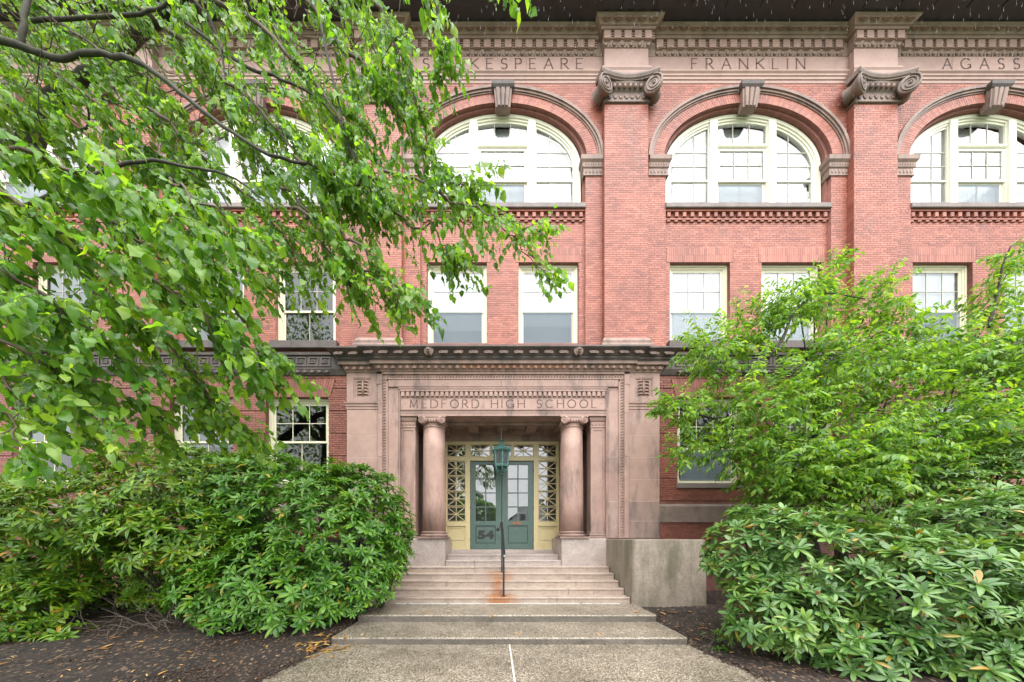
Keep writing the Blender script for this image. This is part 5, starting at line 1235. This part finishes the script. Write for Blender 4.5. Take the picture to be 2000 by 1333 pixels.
# ---- left: big tree whose boughs hang over the view
tree = thing('overhanging_tree', 'big broadleaf tree on the left whose leafy boughs hang across the facade', 'tree', (-8.4, 4.0, 0))
tk = MB(); tk.tube([(-8.4, 4.0, -0.2), (-8.35, 4.05, 0.6), (-8.4, 4.15, 2.5), (-8.3, 4.3, 4.6), (-8.1, 4.5, 6.2), (-7.9, 4.4, 8.5), (-7.6, 4.2, 11.0)], [0.52, 0.42, 0.37, 0.33, 0.28, 0.2, 0.1], 14)
build('trunk', tk, M['bark'], tree, True)
limbs = MB(); fine = MB(); LT = Leaves()
def limb(pts, r0, r1, seg=8):
    q = smooth_path([at(*p) if len(p) == 3 and abs(p[0]) > 30 or True else p for p in pts], len(pts) * 4)
    q = q + rng.normal(size=q.shape) * r0 * 0.12
    limbs.tube([tuple(v) for v in q], list(np.linspace(r0, r1, len(q))), seg); return q
limb([(-420, 470, 4.6), (-200, 350, 4.7), (-60, 305, 4.8), (40, 300, 4.9), (70, 250, 4.9), (95, 200, 4.9), (160, 160, 4.8), (235, 105, 4.6), (330, 20, 4.4), (420, -80, 4.2)], 0.19, 0.05, 10)
limb([(-300, 20, 3.6), (-100, 60, 3.7), (0, 78, 3.7), (60, 98, 3.7), (115, 115, 3.7), (190, 104, 3.6), (280, 128, 3.5), (350, 180, 3.4), (420, 235, 3.35), (520, 300, 3.3), (600, 318, 3.4)], 0.042, 0.012)
limb([(40, 95, 3.7), (48, 40, 3.7), (60, -40, 3.8)], 0.03, 0.025)
limb([(-100, 460, 3.2), (60, 400, 3.1), (200, 335, 3.0), (290, 314, 3.0), (370, 328, 3.0), (450, 345, 3.0), (540, 410, 3.0)], 0.022, 0.006)
limb([(330, 20, 4.4), (480, 130, 4.1), (540, 150, 4.0), (640, 210, 3.9), (700, 330, 3.8)], 0.022, 0.007)
limb([(610, -40, 3.8), (640, 110, 3.7), (665, 215, 3.7), (672, 245, 3.7)], 0.02, 0.008)
limb([(380, 0, 4.2), (420, 60, 4.2), (440, 170, 4.1), (410, 220, 4.0)], 0.018, 0.006)
limb([(120, 250, 4.8), (170, 250, 4.6), (180, 190, 4.5), (260, 220, 4.4)], 0.018, 0.006)
limb([(60, 40, 4.0), (250, 30, 4.0), (330, 5, 4.0), (380, -60, 4.0)], 0.022, 0.014)
BOUGHS = [  # points (x, y, distance), twigs, twig length, leaf size
 ([(-60, -60, 4.6), (120, 40, 4.4), (260, 170, 4.2), (360, 300, 4.0)], 46, 0.85, 0.115),
 ([(100, -90, 4.4), (300, 30, 4.2), (470, 170, 4.0), (570, 300, 3.8), (640, 400, 3.7)], 60, 0.85, 0.115),
 ([(300, -90, 4.3), (480, 50, 4.1), (620, 190, 3.9), (710, 320, 3.8), (770, 400, 3.7)], 62, 0.80, 0.115),
 ([(480, -90, 4.2), (620, 30, 4.0), (720, 150, 3.8), (790, 250, 3.7), (850, 320, 3.6), (930, 350, 3.5)], 56, 0.55, 0.115),
 ([(620, -80, 4.0), (740, 30, 3.8), (790, 110, 3.7), (820, 200, 3.6)], 36, 0.42, 0.115),
 ([(740, -80, 3.8), (830, -20, 3.7), (855, 60, 3.6), (850, 120, 3.6)], 24, 0.42, 0.12),
 ([(880, -110, 3.2), (950, -35, 3.2), (1030, -25, 3.2)], 9, 0.22, 0.11),
 ([(560, 290, 3.5), (640, 320, 3.5), (700, 345, 3.5), (760, 357, 3.5), (860, 380, 3.5), (940, 415, 3.5), (1000, 475, 3.5), (1040, 530, 3.5)], 40, 0.55, 0.11),
 ([(860, 380, 3.5), (960, 400, 3.5), (1030, 450, 3.5), (1075, 470, 3.5)], 14, 0.35, 0.105),
 ([(560, 360, 3.4), (640, 430, 3.4), (700, 500, 3.4), (760, 560, 3.4), (790, 590, 3.4), (830, 600, 3.4)], 26, 0.42, 0.11),
 ([(600, 380, 3.5), (660, 460, 3.5), (700, 520, 3.5), (740, 560, 3.5), (760, 600, 3.5)], 22, 0.38, 0.105),
 ([(520, 330, 3.7), (600, 420, 3.7), (660, 520, 3.6), (690, 560, 3.6)], 26, 0.6, 0.11),
 ([(700, 330, 3.6), (780, 420, 3.6), (850, 470, 3.6), (880, 500, 3.6)], 22, 0.5, 0.11),
 ([(300, 240, 4.0), (420, 330, 3.9), (520, 410, 3.8), (560, 480, 3.7)], 34, 0.8, 0.115),
 ([(100, 150, 4.4), (240, 260, 4.2), (330, 350, 4.0), (400, 430, 3.9)], 34, 0.8, 0.12),
 ([(-200, 120, 4.2), (-20, 180, 4.1), (80, 230, 4.0), (160, 300, 3.9)], 26, 0.8, 0.12),
 # nearer, larger looking leaves on the low boughs at the left
 ([(-250, 230, 2.5), (-60, 290, 2.45), (80, 320, 2.4), (220, 360, 2.4), (340, 420, 2.4), (430, 500, 2.45)], 44, 0.5, 0.125),
 ([(-250, 330, 2.4), (-60, 390, 2.35), (100, 440, 2.35), (250, 500, 2.4), (380, 580, 2.5), (470, 660, 2.6)], 46, 0.5, 0.125),
 ([(-250, 430, 2.4), (-60, 500, 2.35), (80, 560, 2.35), (200, 640, 2.4), (300, 720, 2.5)], 40, 0.5, 0.12),
 ([(-250, 560, 2.3), (-80, 620, 2.3), (40, 680, 2.3), (120, 750, 2.35), (180, 820, 2.4)], 32, 0.45, 0.12),
 ([(-200, 730, 2.2), (-60, 780, 2.2), (30, 820, 2.2), (80, 860, 2.25)], 16, 0.32, 0.115),
 ([(200, 380, 2.9), (330, 470, 2.9), (430, 570, 2.9), (500, 660, 3.0), (540, 730, 3.0)], 34, 0.5, 0.115),
 ([(150, 540, 2.9), (260, 630, 2.9), (360, 720, 2.95), (430, 790, 3.0), (470, 850, 3.0)], 34, 0.45, 0.115),
 ([(60, 640, 3.0), (180, 730, 3.0), (260, 800, 3.0), (310, 850, 3.0)], 24, 0.45, 0.115),
 ([(-80, 20, 4.8), (80, 120, 4.6), (200, 220, 4.4), (280, 320, 4.2)], 40, 0.8, 0.115),
 ([(200, -100, 4.8), (330, 60, 4.6), (440, 200, 4.4), (520, 340, 4.2)], 46, 0.8, 0.115),
 ([(-100, -90, 5.0), (60, 0, 4.9), (200, 90, 4.8), (330, 200, 4.6)], 44, 0.8, 0.12),
 ([(380, -100, 4.9), (520, 40, 4.7), (640, 180, 4.5), (720, 280, 4.3)], 46, 0.75, 0.115),
 ([(560, -100, 4.6), (680, 0, 4.5), (740, 100, 4.4), (780, 180, 4.3)], 34, 0.5, 0.115),
 ([(-150, 40, 4.3), (0, 130, 4.2), (90, 200, 4.1)], 24, 0.7, 0.12),
 ([(220, 250, 4.2), (340, 360, 4.1), (430, 440, 4.0), (480, 520, 3.9)], 34, 0.7, 0.115),
 ([(-250, 300, 2.9), (-60, 380, 2.9), (80, 470, 2.9), (200, 560, 2.9), (290, 650, 2.9)], 34, 0.5, 0.115),
 ([(-250, 480, 2.9), (-60, 560, 2.9), (60, 660, 2.9), (130, 760, 2.9)], 30, 0.5, 0.115),
 ([(-200, 620, 2.8), (-40, 700, 2.8), (60, 790, 2.8), (130, 860, 2.8)], 26, 0.45, 0.115),
 ([(100, 330, 2.7), (220, 420, 2.7), (320, 520, 2.7), (400, 620, 2.75)], 30, 0.45, 0.115),
 ([(300, 700, 3.2), (370, 780, 3.2), (430, 840, 3.2)], 18, 0.4, 0.115),
 ([(320, 330, 2.7), (400, 400, 2.7), (470, 470, 2.75)], 16, 0.4, 0.115),
]
WIND = np.array([0.75, 0.1, -0.55])
for pts, nt_, tl, ls in BOUGHS:
    near = pts[0][2] < 2.95; ls = ls * (0.67 if near else 0.66); nt_ = int(nt_ * (1.85 if near else 1.9))
    q = smooth_path([at(*p) for p in pts], len(pts) * 5); wob = np.cumsum(rng.normal(size=q.shape) * 0.028, 0); q = q + (wob - wob.mean(0))
    r0 = 0.010 + 0.00018 * nt_
    fine.tube([tuple(v) for v in q], list(np.linspace(r0, 0.003, len(q))), 5, False)
    for i in range(nt_):
        t = rng.uniform(0.06, 1.0) * (len(q) - 1.001); k = int(t); p = q[k] + (q[k + 1] - q[k]) * (t - k)
        tg = nrm(q[k + 1] - q[k]); dd = nrm(tg * 0.7 + rv() * np.array([0.85, 0.85, 0.6]) + WIND * 0.25)
        ln = tl * rng.uniform(0.45, 1.15)
        twig(LT, fine, p, dd, ln, ls * rng.uniform(0.75, 1.25), 0.42, WIND, max(4, int(ln / 0.045)), 0.0036, 0.1)
    twig(LT, fine, q[-1], nrm(q[-1] - q[-2]), tl * 0.4, ls, 0.4, WIND, 6, 0.003, 0.05)
for i in range(260):     # bare interior twiglets
    p = at(rng.uniform(-50, 760), rng.uniform(-20, 380), rng.uniform(3.6, 4.8)); d = nrm(np.array([0.8, 0, -0.5]) + rv() * 0.6); pts = [p]
    for k in range(6): d = nrm(d + rv() * 0.25); pts.append(pts[-1] + d * rng.uniform(0.06, 0.16))
    fine.tube([tuple(v) for v in pts], [0.006 - 0.0008 * k for k in range(7)], 4, False)
# unseen rest of its crown, added and shaped for the windows to mirror
T_SIMPLE = leaf_template([0, 0.35, 0.72, 1.04], [0.2, 0.40, 0.24, 0.012], 0.28, 0.22)
LX_ = Leaves()
for k in range(260):
    u = rv(); u /= np.linalg.norm(u); c = np.array([-10.5, 1.0, 10.0]) + u * np.array([5.0, 6.0, 5.5]) * rng.uniform(0.35, 1.0)
    for i in range(34):
        p = c + rv() * np.array([0.5, 0.5, 0.4])
        if p[1] > 0 and p[0] > -1.62 * p[1] - 1.0: continue
        if p[0] > -4.5: continue
        LX_.add(p, nrm(rv() + np.array([0, 0, -0.6])), nrm(rv() * 0.6 + UP), rng.uniform(0.11, 0.17))
for k in range(7):
    a = k * 0.9; limbs.tube([(-8.1, 4.4, 6.0 + k * 0.5), (-9 - 1.5 * math.cos(a), 2.8 + math.sin(a), 8.2 + k * 0.4), (-10.5 - 3 * math.cos(a), 1 + 3.5 * math.sin(a) - 1, 10.0 + k * 0.5)], [0.14, 0.08, 0.03], 7)
LX_.emit(tree, T_SIMPLE, M['leaf_tree'], stuff='crown', top=0)
build('branches', limbs, M['bark'], tree, True); o = build('twigs', fine, M['twig'], tree, True); o['kind'] = 'stuff'
LT.emit(tree, HEARTS, M['leaf_tree'])

# ---- right: small tree beside the wall
rt = thing('small_tree', 'bushy green small tree covering the right ground floor windows', 'tree', (8.7, 8.3, 0.2))
base = np.array([8.7, 8.3, 0.15]); stems = MB(); fine = MB(); LR = Leaves()
forks = []
for k, (tx, ty, tz) in enumerate(((7.2, 7.9, 3.4), (9.0, 7.8, 4.0), (10.6, 8.0, 3.8), (8.2, 8.4, 4.4))):
    b0 = base + np.array([(k - 1.5) * 0.16, rng.uniform(-0.1, 0.1), 0]); q = smooth_path([b0, b0 * 0.6 + np.array([tx, ty, tz]) * 0.4 + np.array([0, 0, 0.3]), (tx, ty, tz)], 9)
    stems.tube([tuple(v) for v in q], list(np.linspace(0.10, 0.06, 9)), 8); forks.append(q[-1])
CL = [(1390, 690, 7.6, 0.95), (1330, 800, 7.4, 0.75), (1350, 880, 7.3, 0.6), (1480, 640, 7.8, 0.95), (1590, 580, 7.9, 0.75), (1630, 510, 8.0, 0.38), (1560, 600, 7.6, 0.8), (1700, 600, 7.9, 0.9), (1760, 650, 7.8, 0.8),
      (1480, 790, 7.2, 1.25), (1620, 730, 7.4, 1.3), (1760, 740, 7.4, 1.3), (1880, 690, 7.6, 1.1), (1980, 720, 7.5, 1.3), (1950, 590, 7.7, 0.7), (1975, 520, 7.8, 0.5), (1540, 900, 7.1, 1.2), (1680, 880, 7.0, 1.4), (1830, 850, 7.0, 1.4), (1970, 860, 7.0, 1.3),
      (1440, 880, 7.2, 0.8), (1500, 960, 7.3, 0.8), (1620, 950, 6.9, 0.9), (2090, 760, 7.3, 1.4), (1290, 790, 7.4, 0.25), (1560, 975, 6.9, 0.75), (1690, 950, 6.7, 0.9), (1800, 930, 6.8, 0.9)]
for (px_, py_, d_, r_) in CL:
    c = at(px_, py_, d_); f = min(forks, key=lambda v: np.linalg.norm(v - c)); mid = (f + c) / 2 + np.array([0, 0, 0.35])
    q = smooth_path([f, mid, c], 8); stems.tube([tuple(v) for v in q], list(np.linspace(0.03, 0.008, 8)), 6, False)
    for i in range(int(86 * r_ ** 1.7) + 12):
        o_ = rv(); o_ /= np.linalg.norm(o_); p = c + o_ * r_ * rng.uniform(0.15, 0.75) * np.array([1, 0.7, 0.85])
        dd = nrm(o_ * np.array([1, 0.9, 0.4]) + np.array([0, 0, 0.35]) + rv() * 0.3)
        ln = r_ * rng.uniform(0.35, 0.7)
        twig(LR, fine, p, dd, ln, 0.125 * rng.uniform(0.7, 1.2), 0.5, None, max(7, int(ln / 0.032)), 0.003, 0.0, 0.16, 0.45, face=0.2)
for pts in ([(1500, 700, 7.3), (1530, 660, 7.3), (1545, 620, 7.3), (1570, 592, 7.3), (1610, 572, 7.3), (1690, 585, 7.4)], [(1930, 640, 7.3), (1945, 590, 7.3), (1958, 520, 7.4), (1975, 480, 7.4)]):
    q = smooth_path([at(*p) for p in pts], 16); stems.tube([tuple(v) for v in q], list(np.linspace(0.035, 0.01, 16)), 6)
    for k in range(5, 16):
        for _ in range(2): twig(LR, fine, q[k], nrm(rv() + np.array([0.2, 0, 0.2])), 0.4, 0.125, 0.5, None, 9, 0.004, 0.1)
build('trunk', stems, M['bark'], rt, True); o = build('twigs', fine, M['twig'], rt, True); o['kind'] = 'stuff'
LR.emit(rt, T_NARROW, M['leaf_right'])

# ---- rhododendrons: whorls of strap leaves over a rounded mound
from mathutils import noise as mnoise
def rhodo(name, label, lumps, foot, m_, size, dens, inner=0.22, hole=None, buds=0.0, odd=None, seed=1, stemn=60, low=0.15):
    global rng
    rng = np.random.default_rng(seed)
    pl = thing(name, label, 'shrub', tuple(foot)); L = Leaves(); st = MB(); bd = MB(); dead = MB()
    C = [(np.array(c), np.array(r)) for c, r in lumps]; tips = []
    for ci, (c, r) in enumerate(C):
        area = 4 * math.pi * ((r[0] * r[1]) ** 1.6 / 3 + (r[0] * r[2]) ** 1.6 / 3 + (r[1] * r[2]) ** 1.6 / 3) ** (1 / 1.6)
        for i in range(int(area * dens)):
            u = rv(); u /= np.linalg.norm(u); deep = rng.uniform() < inner
            if u[1] > 0.35 and rng.uniform() < 0.65: continue
            k = rng.uniform(0.5, 0.85) if deep else rng.uniform(0.88, 1.05) + 0.13 * mnoise.noise(Vector(u * 2.6) + Vector((seed, ci, 0)))
            p = c + u * r * k
            gp = mnoise.noise(Vector(p * 1.9) + Vector((seed * 3.1, 0, 0)))
            if not deep and gp < -0.30: k2 = 0.80 + 0.25 * (gp + 0.30); p = c + u * r * k2 * k
            if gp < -0.42 and rng.uniform() < 0.6: continue
            if any(np.sum(((p - c2) / r2) ** 2) < (0.62 if not deep else 0.3) for j, (c2, r2) in enumerate(C) if j != ci): continue
            if p[2] < low + hmul(p[0], p[1]): continue
            if hole is not None and hole(p): continue
            nn = nrm(u / r); ax = nrm(nn * 0.75 + UP * 0.65 + rv() * 0.18); tips.append((p, ax))
    for p, ax in tips:
        a = nrm(np.cross(ax, rv())); b = np.cross(ax, a); n = int(rng.integers(7, 11)); s0 = size * rng.uniform(0.65, 1.2); ph = rng.uniform(0, 6.28)
        spread = rng.uniform(0.95, 1.35)
        for k in range(n):
            t = ph + 2 * math.pi * k / n + rng.uniform(-0.2, 0.2); rad = a * math.cos(t) + b * math.sin(t); sp = spread + rng.uniform(-0.25, 0.3)
            ld = nrm(ax * math.cos(sp) + rad * math.sin(sp)); nm = nrm(ax * math.sin(sp) - rad * math.cos(sp))
            L.add(p - ax * rng.uniform(0, 0.03), ld, nm, s0 * rng.uniform(0.75, 1.1))
        for k in range(3):                                            # young upright leaves in the heart of the whorl
            t = ph + k * 2.1; rad = a * math.cos(t) + b * math.sin(t); ld = nrm(ax * 0.85 + rad * 0.5); L.add(p, ld, nrm(rad * -0.85 + ax * 0.5), s0 * rng.uniform(0.4, 0.6))
        if rng.uniform() < buds:
            for k in range(7):
                e2 = p + ax * 0.02 + nrm(ax + rv() * 0.6) * rng.uniform(0.03, 0.06); bd.tube([tuple(p), tuple(e2)], [0.004, 0.006], 4)
    foot = np.array(foot, float)
    for i in rng.permutation(len(tips))[:stemn]:
        p, ax = tips[i]; b0 = foot + np.array([rng.uniform(-0.4, 0.4) + (p[0] - foot[0]) * 0.55, rng.uniform(-0.2, 0.3), -0.05])
        mid = b0 * 0.5 + p * 0.5 + np.array([0, 0.15, rng.uniform(-0.25, 0.05)]); q = smooth_path([b0, mid, p - ax * 0.08, p], 8) + rng.normal(size=(8, 3)) * 0.02
        st.tube([tuple(v) for v in q], list(np.linspace(rng.uniform(0.018, 0.035), 0.005, 8)), 5, False)
    build('stems', st, M['bark'], pl, True)
    if bd.v: o = build('spent_flower_heads', bd, M['bud'], pl); o['kind'] = 'stuff'
    L.emit(pl, RHODOS, m_, odd=odd); return pl
def A_(px, py, d, rx, ry, rz): return (at(px, py, d), (rx, ry, rz))
rhodo('rhododendron', 'dense dark green rhododendron mound beside the left of the steps', [A_(640, 1065, 7.0, 1.75, 1.2, 1.72), A_(560, 1140, 6.5, 1.35, 0.9, 1.15), A_(705, 1030, 7.3, 1.15, 1.0, 1.35), A_(510, 980, 7.4, 1.6, 1.1, 1.15), A_(430, 1150, 6.5, 0.95, 0.6, 0.75), A_(470, 1220, 6.2, 0.8, 0.4, 0.4)],
      (-4.3, 7.2, 0.15), M['leaf_rhA'], 0.185, 44, odd=(M['leaf_rhB'], 9), seed=11, buds=0.02)
hB = lambda p: p[2] < 0.85 - 0.25 * math.sin(p[0] * 2.2) and -7.9 < p[0] < -5.9 and p[1] < 6.95 and rng.uniform() < 0.85
rhodo('rhododendron', 'yellower rhododendron with brown flower heads and bare low stems at far left', [A_(350, 965, 7.3, 2.0, 1.3, 1.05), A_(160, 1005, 6.9, 1.9, 1.2, 0.85), A_(10, 1070, 6.5, 1.5, 1.0, 0.95), A_(340, 1050, 6.7, 1.6, 0.9, 0.75), A_(-120, 1000, 6.8, 1.7, 1.2, 1.1), A_(230, 1110, 7.5, 2.4, 0.7, 1.0), A_(60, 1130, 6.7, 1.3, 0.7, 0.7), A_(20, 1235, 5.8, 0.65, 0.35, 0.3), A_(140, 1235, 5.9, 0.45, 0.3, 0.16), A_(40, 1170, 6.2, 1.1, 0.5, 0.5)],
      (-7.3, 7.4, 0.15), M['leaf_rhB'], 0.185, 40, hole=hB, buds=0.3, odd=(M['leaf_rhA'], 6), seed=12, stemn=60, low=0.05)
rhodo('rhododendron', 'large leaved pale green rhododendron in the right foreground', [A_(1610, 1120, 5.3, 1.35, 0.95, 1.05), A_(1490, 1075, 5.7, 0.95, 0.8, 0.85), A_(1790, 1170, 4.7, 1.25, 0.85, 0.95), A_(1890, 1075, 5.5, 1.5, 1.0, 1.0), A_(2060, 1150, 4.8, 1.3, 1.0, 1.1), A_(1530, 1200, 4.9, 0.85, 0.55, 0.62), A_(1700, 1270, 4.5, 0.8, 0.5, 0.5), A_(1900, 1290, 4.3, 0.8, 0.5, 0.5)],
      (6.4, 5.4, 0.05), M['leaf_rhC'], 0.19, 38, buds=0.1, odd=(M['leaf_rhA'], 14), seed=13, low=0.08)
rhodo('rhododendron', 'taller rhododendron behind the foreground one at the right edge', [A_(1880, 960, 6.7, 1.3, 0.8, 0.75), A_(2010, 930, 6.5, 1.3, 0.9, 0.9)],
      (10.4, 6.9, 0.1), M['leaf_rhC'], 0.18, 36, buds=0.03, seed=14, stemn=30)
for (px_, py_, d_, lab) in ((1398, 1272, 5.2, 'small rhododendron sprig in the mulch beside the right path edge'), (1392, 1240, 5.4, 'small sprig with yellowing leaves beside the right path edge')):
    rhodo('rhododendron_sprig', lab, [A_(px_, py_, d_, 0.16, 0.12, 0.07)], tuple(at(px_, py_, d_) * np.array([1, 1, 0]) + np.array([0, 0, 0.02])), M['leaf_rhA'] if py_ > 1250 else M['leaf_rhC'], 0.10, 60, odd=None if py_ > 1250 else (M['leaf_gold'], 12), seed=int(px_), stemn=4, low=0.0)

# bare grey twigs low inside the left shrub
dead = MB(); rng = np.random.default_rng(5)
for i in range(46):
    p = np.array([rng.uniform(-8.6, -4.6), rng.uniform(6.0, 6.9), hmul(0, 6.3) + 0.02]); d = nrm(np.array([rng.uniform(-0.8, 0.8), -0.5, rng.uniform(0.3, 1.1)])); pts = [p]
    for k in range(7): d = nrm(d + rv() * 0.33); pts.append(pts[-1] + d * rng.uniform(0.06, 0.18))
    dead.tube([tuple(v) for v in pts], list(np.linspace(rng.uniform(0.006, 0.012), 0.002, 8)), 4, False)
    if i % 2: q = pts[4]; d2 = nrm(d + rv()); dead.tube([tuple(q), tuple(q + d2 * 0.15), tuple(q + d2 * 0.3 + rv() * 0.04)], [0.005, 0.004, 0.002], 4, False)
o = tag(build('bare_twigs', dead, M['deadwood']), 'bare grey dead twigs under the left shrubs', 'twigs'); o['kind'] = 'stuff'

# ---- tree across the street, mirrored in the doors
LT2 = Leaves(); ot = thing('street_tree', 'round tree across the street mirrored in the left door panes', 'tree', (-5.0, -28, 0)); tk = MB(); tk.tube([(-5, -28, -0.1), (-5, -28, 3), (-4.8, -28, 6)], [0.3, 0.22, 0.1], 8); build('trunk', tk, M['bark'], ot)
for i in range(2600):
    u = rv(); u /= np.linalg.norm(u); p = np.array([-4.5, -28, 5.0]) + u * np.array([4.5, 3.0, 3.2]) * rng.uniform(0.6, 1.0) ** 0.5; LT2.add(p, nrm(rv() + np.array([0, 0, -0.4])), nrm(rv() + UP), 0.55)
LT2.emit(ot, T_HEART, M['leaf_tree'], stuff='crown', top=0)

# ---- fallen leaves
V, F = T_RHODO; fl = np_mesh('fallen_leaf', V * np.array([1, 1, 0.6]), F, M['leaf_fall'], True)
def ground_z(x, y):
    hw = 3.12 + max(0, 5.6 - y) * 0.13
    if abs(x) < hw: return 0.004 if y < 5.59 else (0.122 if y < 6.63 else 0.264)
    return float(hmul(x, y)) + 0.03
def fallen(x, y): 
    return Matrix.Translation((x, y, ground_z(x, y) + 0.012)) @ Matrix.Rotation(rng.uniform(0, 6.28), 4, 'Z') @ Matrix.Rotation(rng.uniform(-0.15, 0.15), 4, 'X') @ Matrix.Scale(rng.uniform(0.10, 0.19), 4)
spots = []
for i in range(60): spots.append((rng.normal(-3.15, 0.28), rng.normal(5.35, 0.22)))
for i in range(14): spots.append((rng.uniform(-7.5, -3.4), rng.uniform(4.3, 6.0)))
for i in range(14): spots.append((rng.uniform(3.3, 4.2), rng.uniform(4.9, 7.2)))
for i in range(8): spots.append((rng.uniform(-2.6, 3), rng.uniform(4.6, 7.4)))
for x, y in spots:
    tag(link('fallen_leaf', fl, None, matrix=fallen(x, y)), 'dry yellow brown leaf fallen on the mulch, path or lower steps', 'leaf', 'fallen leaves on the ground')
CH = MB()
for i in range(7000):
    s = -1 if rng.uniform() < 0.66 else 1; x = s * (3.15 + rng.exponential(1.6)); y = rng.uniform(3.2, 7.3); hw = 3.1 + max(0, 5.6 - y) * 0.13
    if abs(x) < hw - 0.05 or abs(x) > 12: continue
    th = rng.uniform(0, 3.14); L_ = rng.uniform(0.02, 0.07); w_ = rng.uniform(0.008, 0.022); z = float(hmul(x, y)) * min(1, max(0.1, (abs(x) - hw + 0.1) / 0.25)) + 0.018
    cx, sx = math.cos(th) * L_, math.sin(th) * L_; t_ = rng.uniform(-0.3, 0.3) * L_
    CH.bar((x - cx / 2, y - sx / 2, z - t_), (x + cx / 2, y + sx / 2, z + t_), w_, w_ * 0.5, (0, 0, 1))
o = build('bark_chips', CH, M['bark_chip']); o['kind'] = 'stuff'; tag(o, 'loose dark bark chips covering the mulch beds', 'bark chips')
LF = Leaves()
for i in range(600):
    s = -1 if rng.uniform() < 0.7 else 1; x = s * rng.uniform(3.2, 9.5); y = rng.uniform(3.5, 7.4); th = rng.uniform(0, 6.28)
    LF.add(np.array([x, y, ground_z(x, y) + 0.008]), (math.cos(th), math.sin(th), rng.uniform(-0.15, 0.15)), nrm(UP + rv() * 0.2), rng.uniform(0.025, 0.075))
P = LF; Dm = nrm(P.d); Xv = nrm(np.cross(Dm, np.array(P.n))); Nn = np.cross(Xv, Dm); Rm = np.stack([Xv, Dm, Nn], 2)
VV = np.einsum('nij,vj->nvi', Rm, V) * np.array(P.s)[:, None, None] + np.array(P.p)[:, None, :]
o = link('leaf_litter', np_mesh('leaf_litter', VV.reshape(-1, 3), (F[None] + (np.arange(len(P.p)) * len(V))[:, None, None]).reshape(-1, 4), M['leaf_fall'], True)); o['kind'] = 'stuff'; tag(o, 'scattered small bits of brown leaf litter on the mulch', 'leaf litter')
# ---- rain dripping past the dark eaves
rain = MB(); rng = np.random.default_rng(21)
for i in range(850):
    d_ = rng.uniform(4.5, 8.8); p = at(rng.uniform(820, 2050), 420 * rng.uniform(0, 1) ** 2.2 - 60, d_); l_ = rng.uniform(0.05, 0.15) * d_ / 7; r_ = rng.uniform(0.0010, 0.0024) * d_ / 7
    q = p + np.array([rng.uniform(-0.1, 0.16) * l_, 0, l_]); mid = (p * 0.7 + q * 0.3)
    o_ = len(rain.v); rain.v += [tuple(p), (mid[0] - r_, mid[1], mid[2]), (mid[0] + r_, mid[1], mid[2]), (mid[0], mid[1] - r_, mid[2]), tuple(q)]
    rain.f += [(o_, o_ + 2, o_ + 3), (o_, o_ + 3, o_ + 1), (o_ + 1, o_ + 3, o_ + 4), (o_ + 3, o_ + 2, o_ + 4), (o_, o_ + 1, o_ + 2), (o_ + 1, o_ + 4, o_ + 2)]
M['rain'] = m_screen('rain_water', (0.5, 0.53, 0.57), 0.36)
o = build('rain', rain, M['rain']); o['kind'] = 'stuff'; tag(o, 'falling rain drops in front of the dark eaves', 'rain')
for o in bpy.data.objects:
    if '_w' in o: del o['_w']
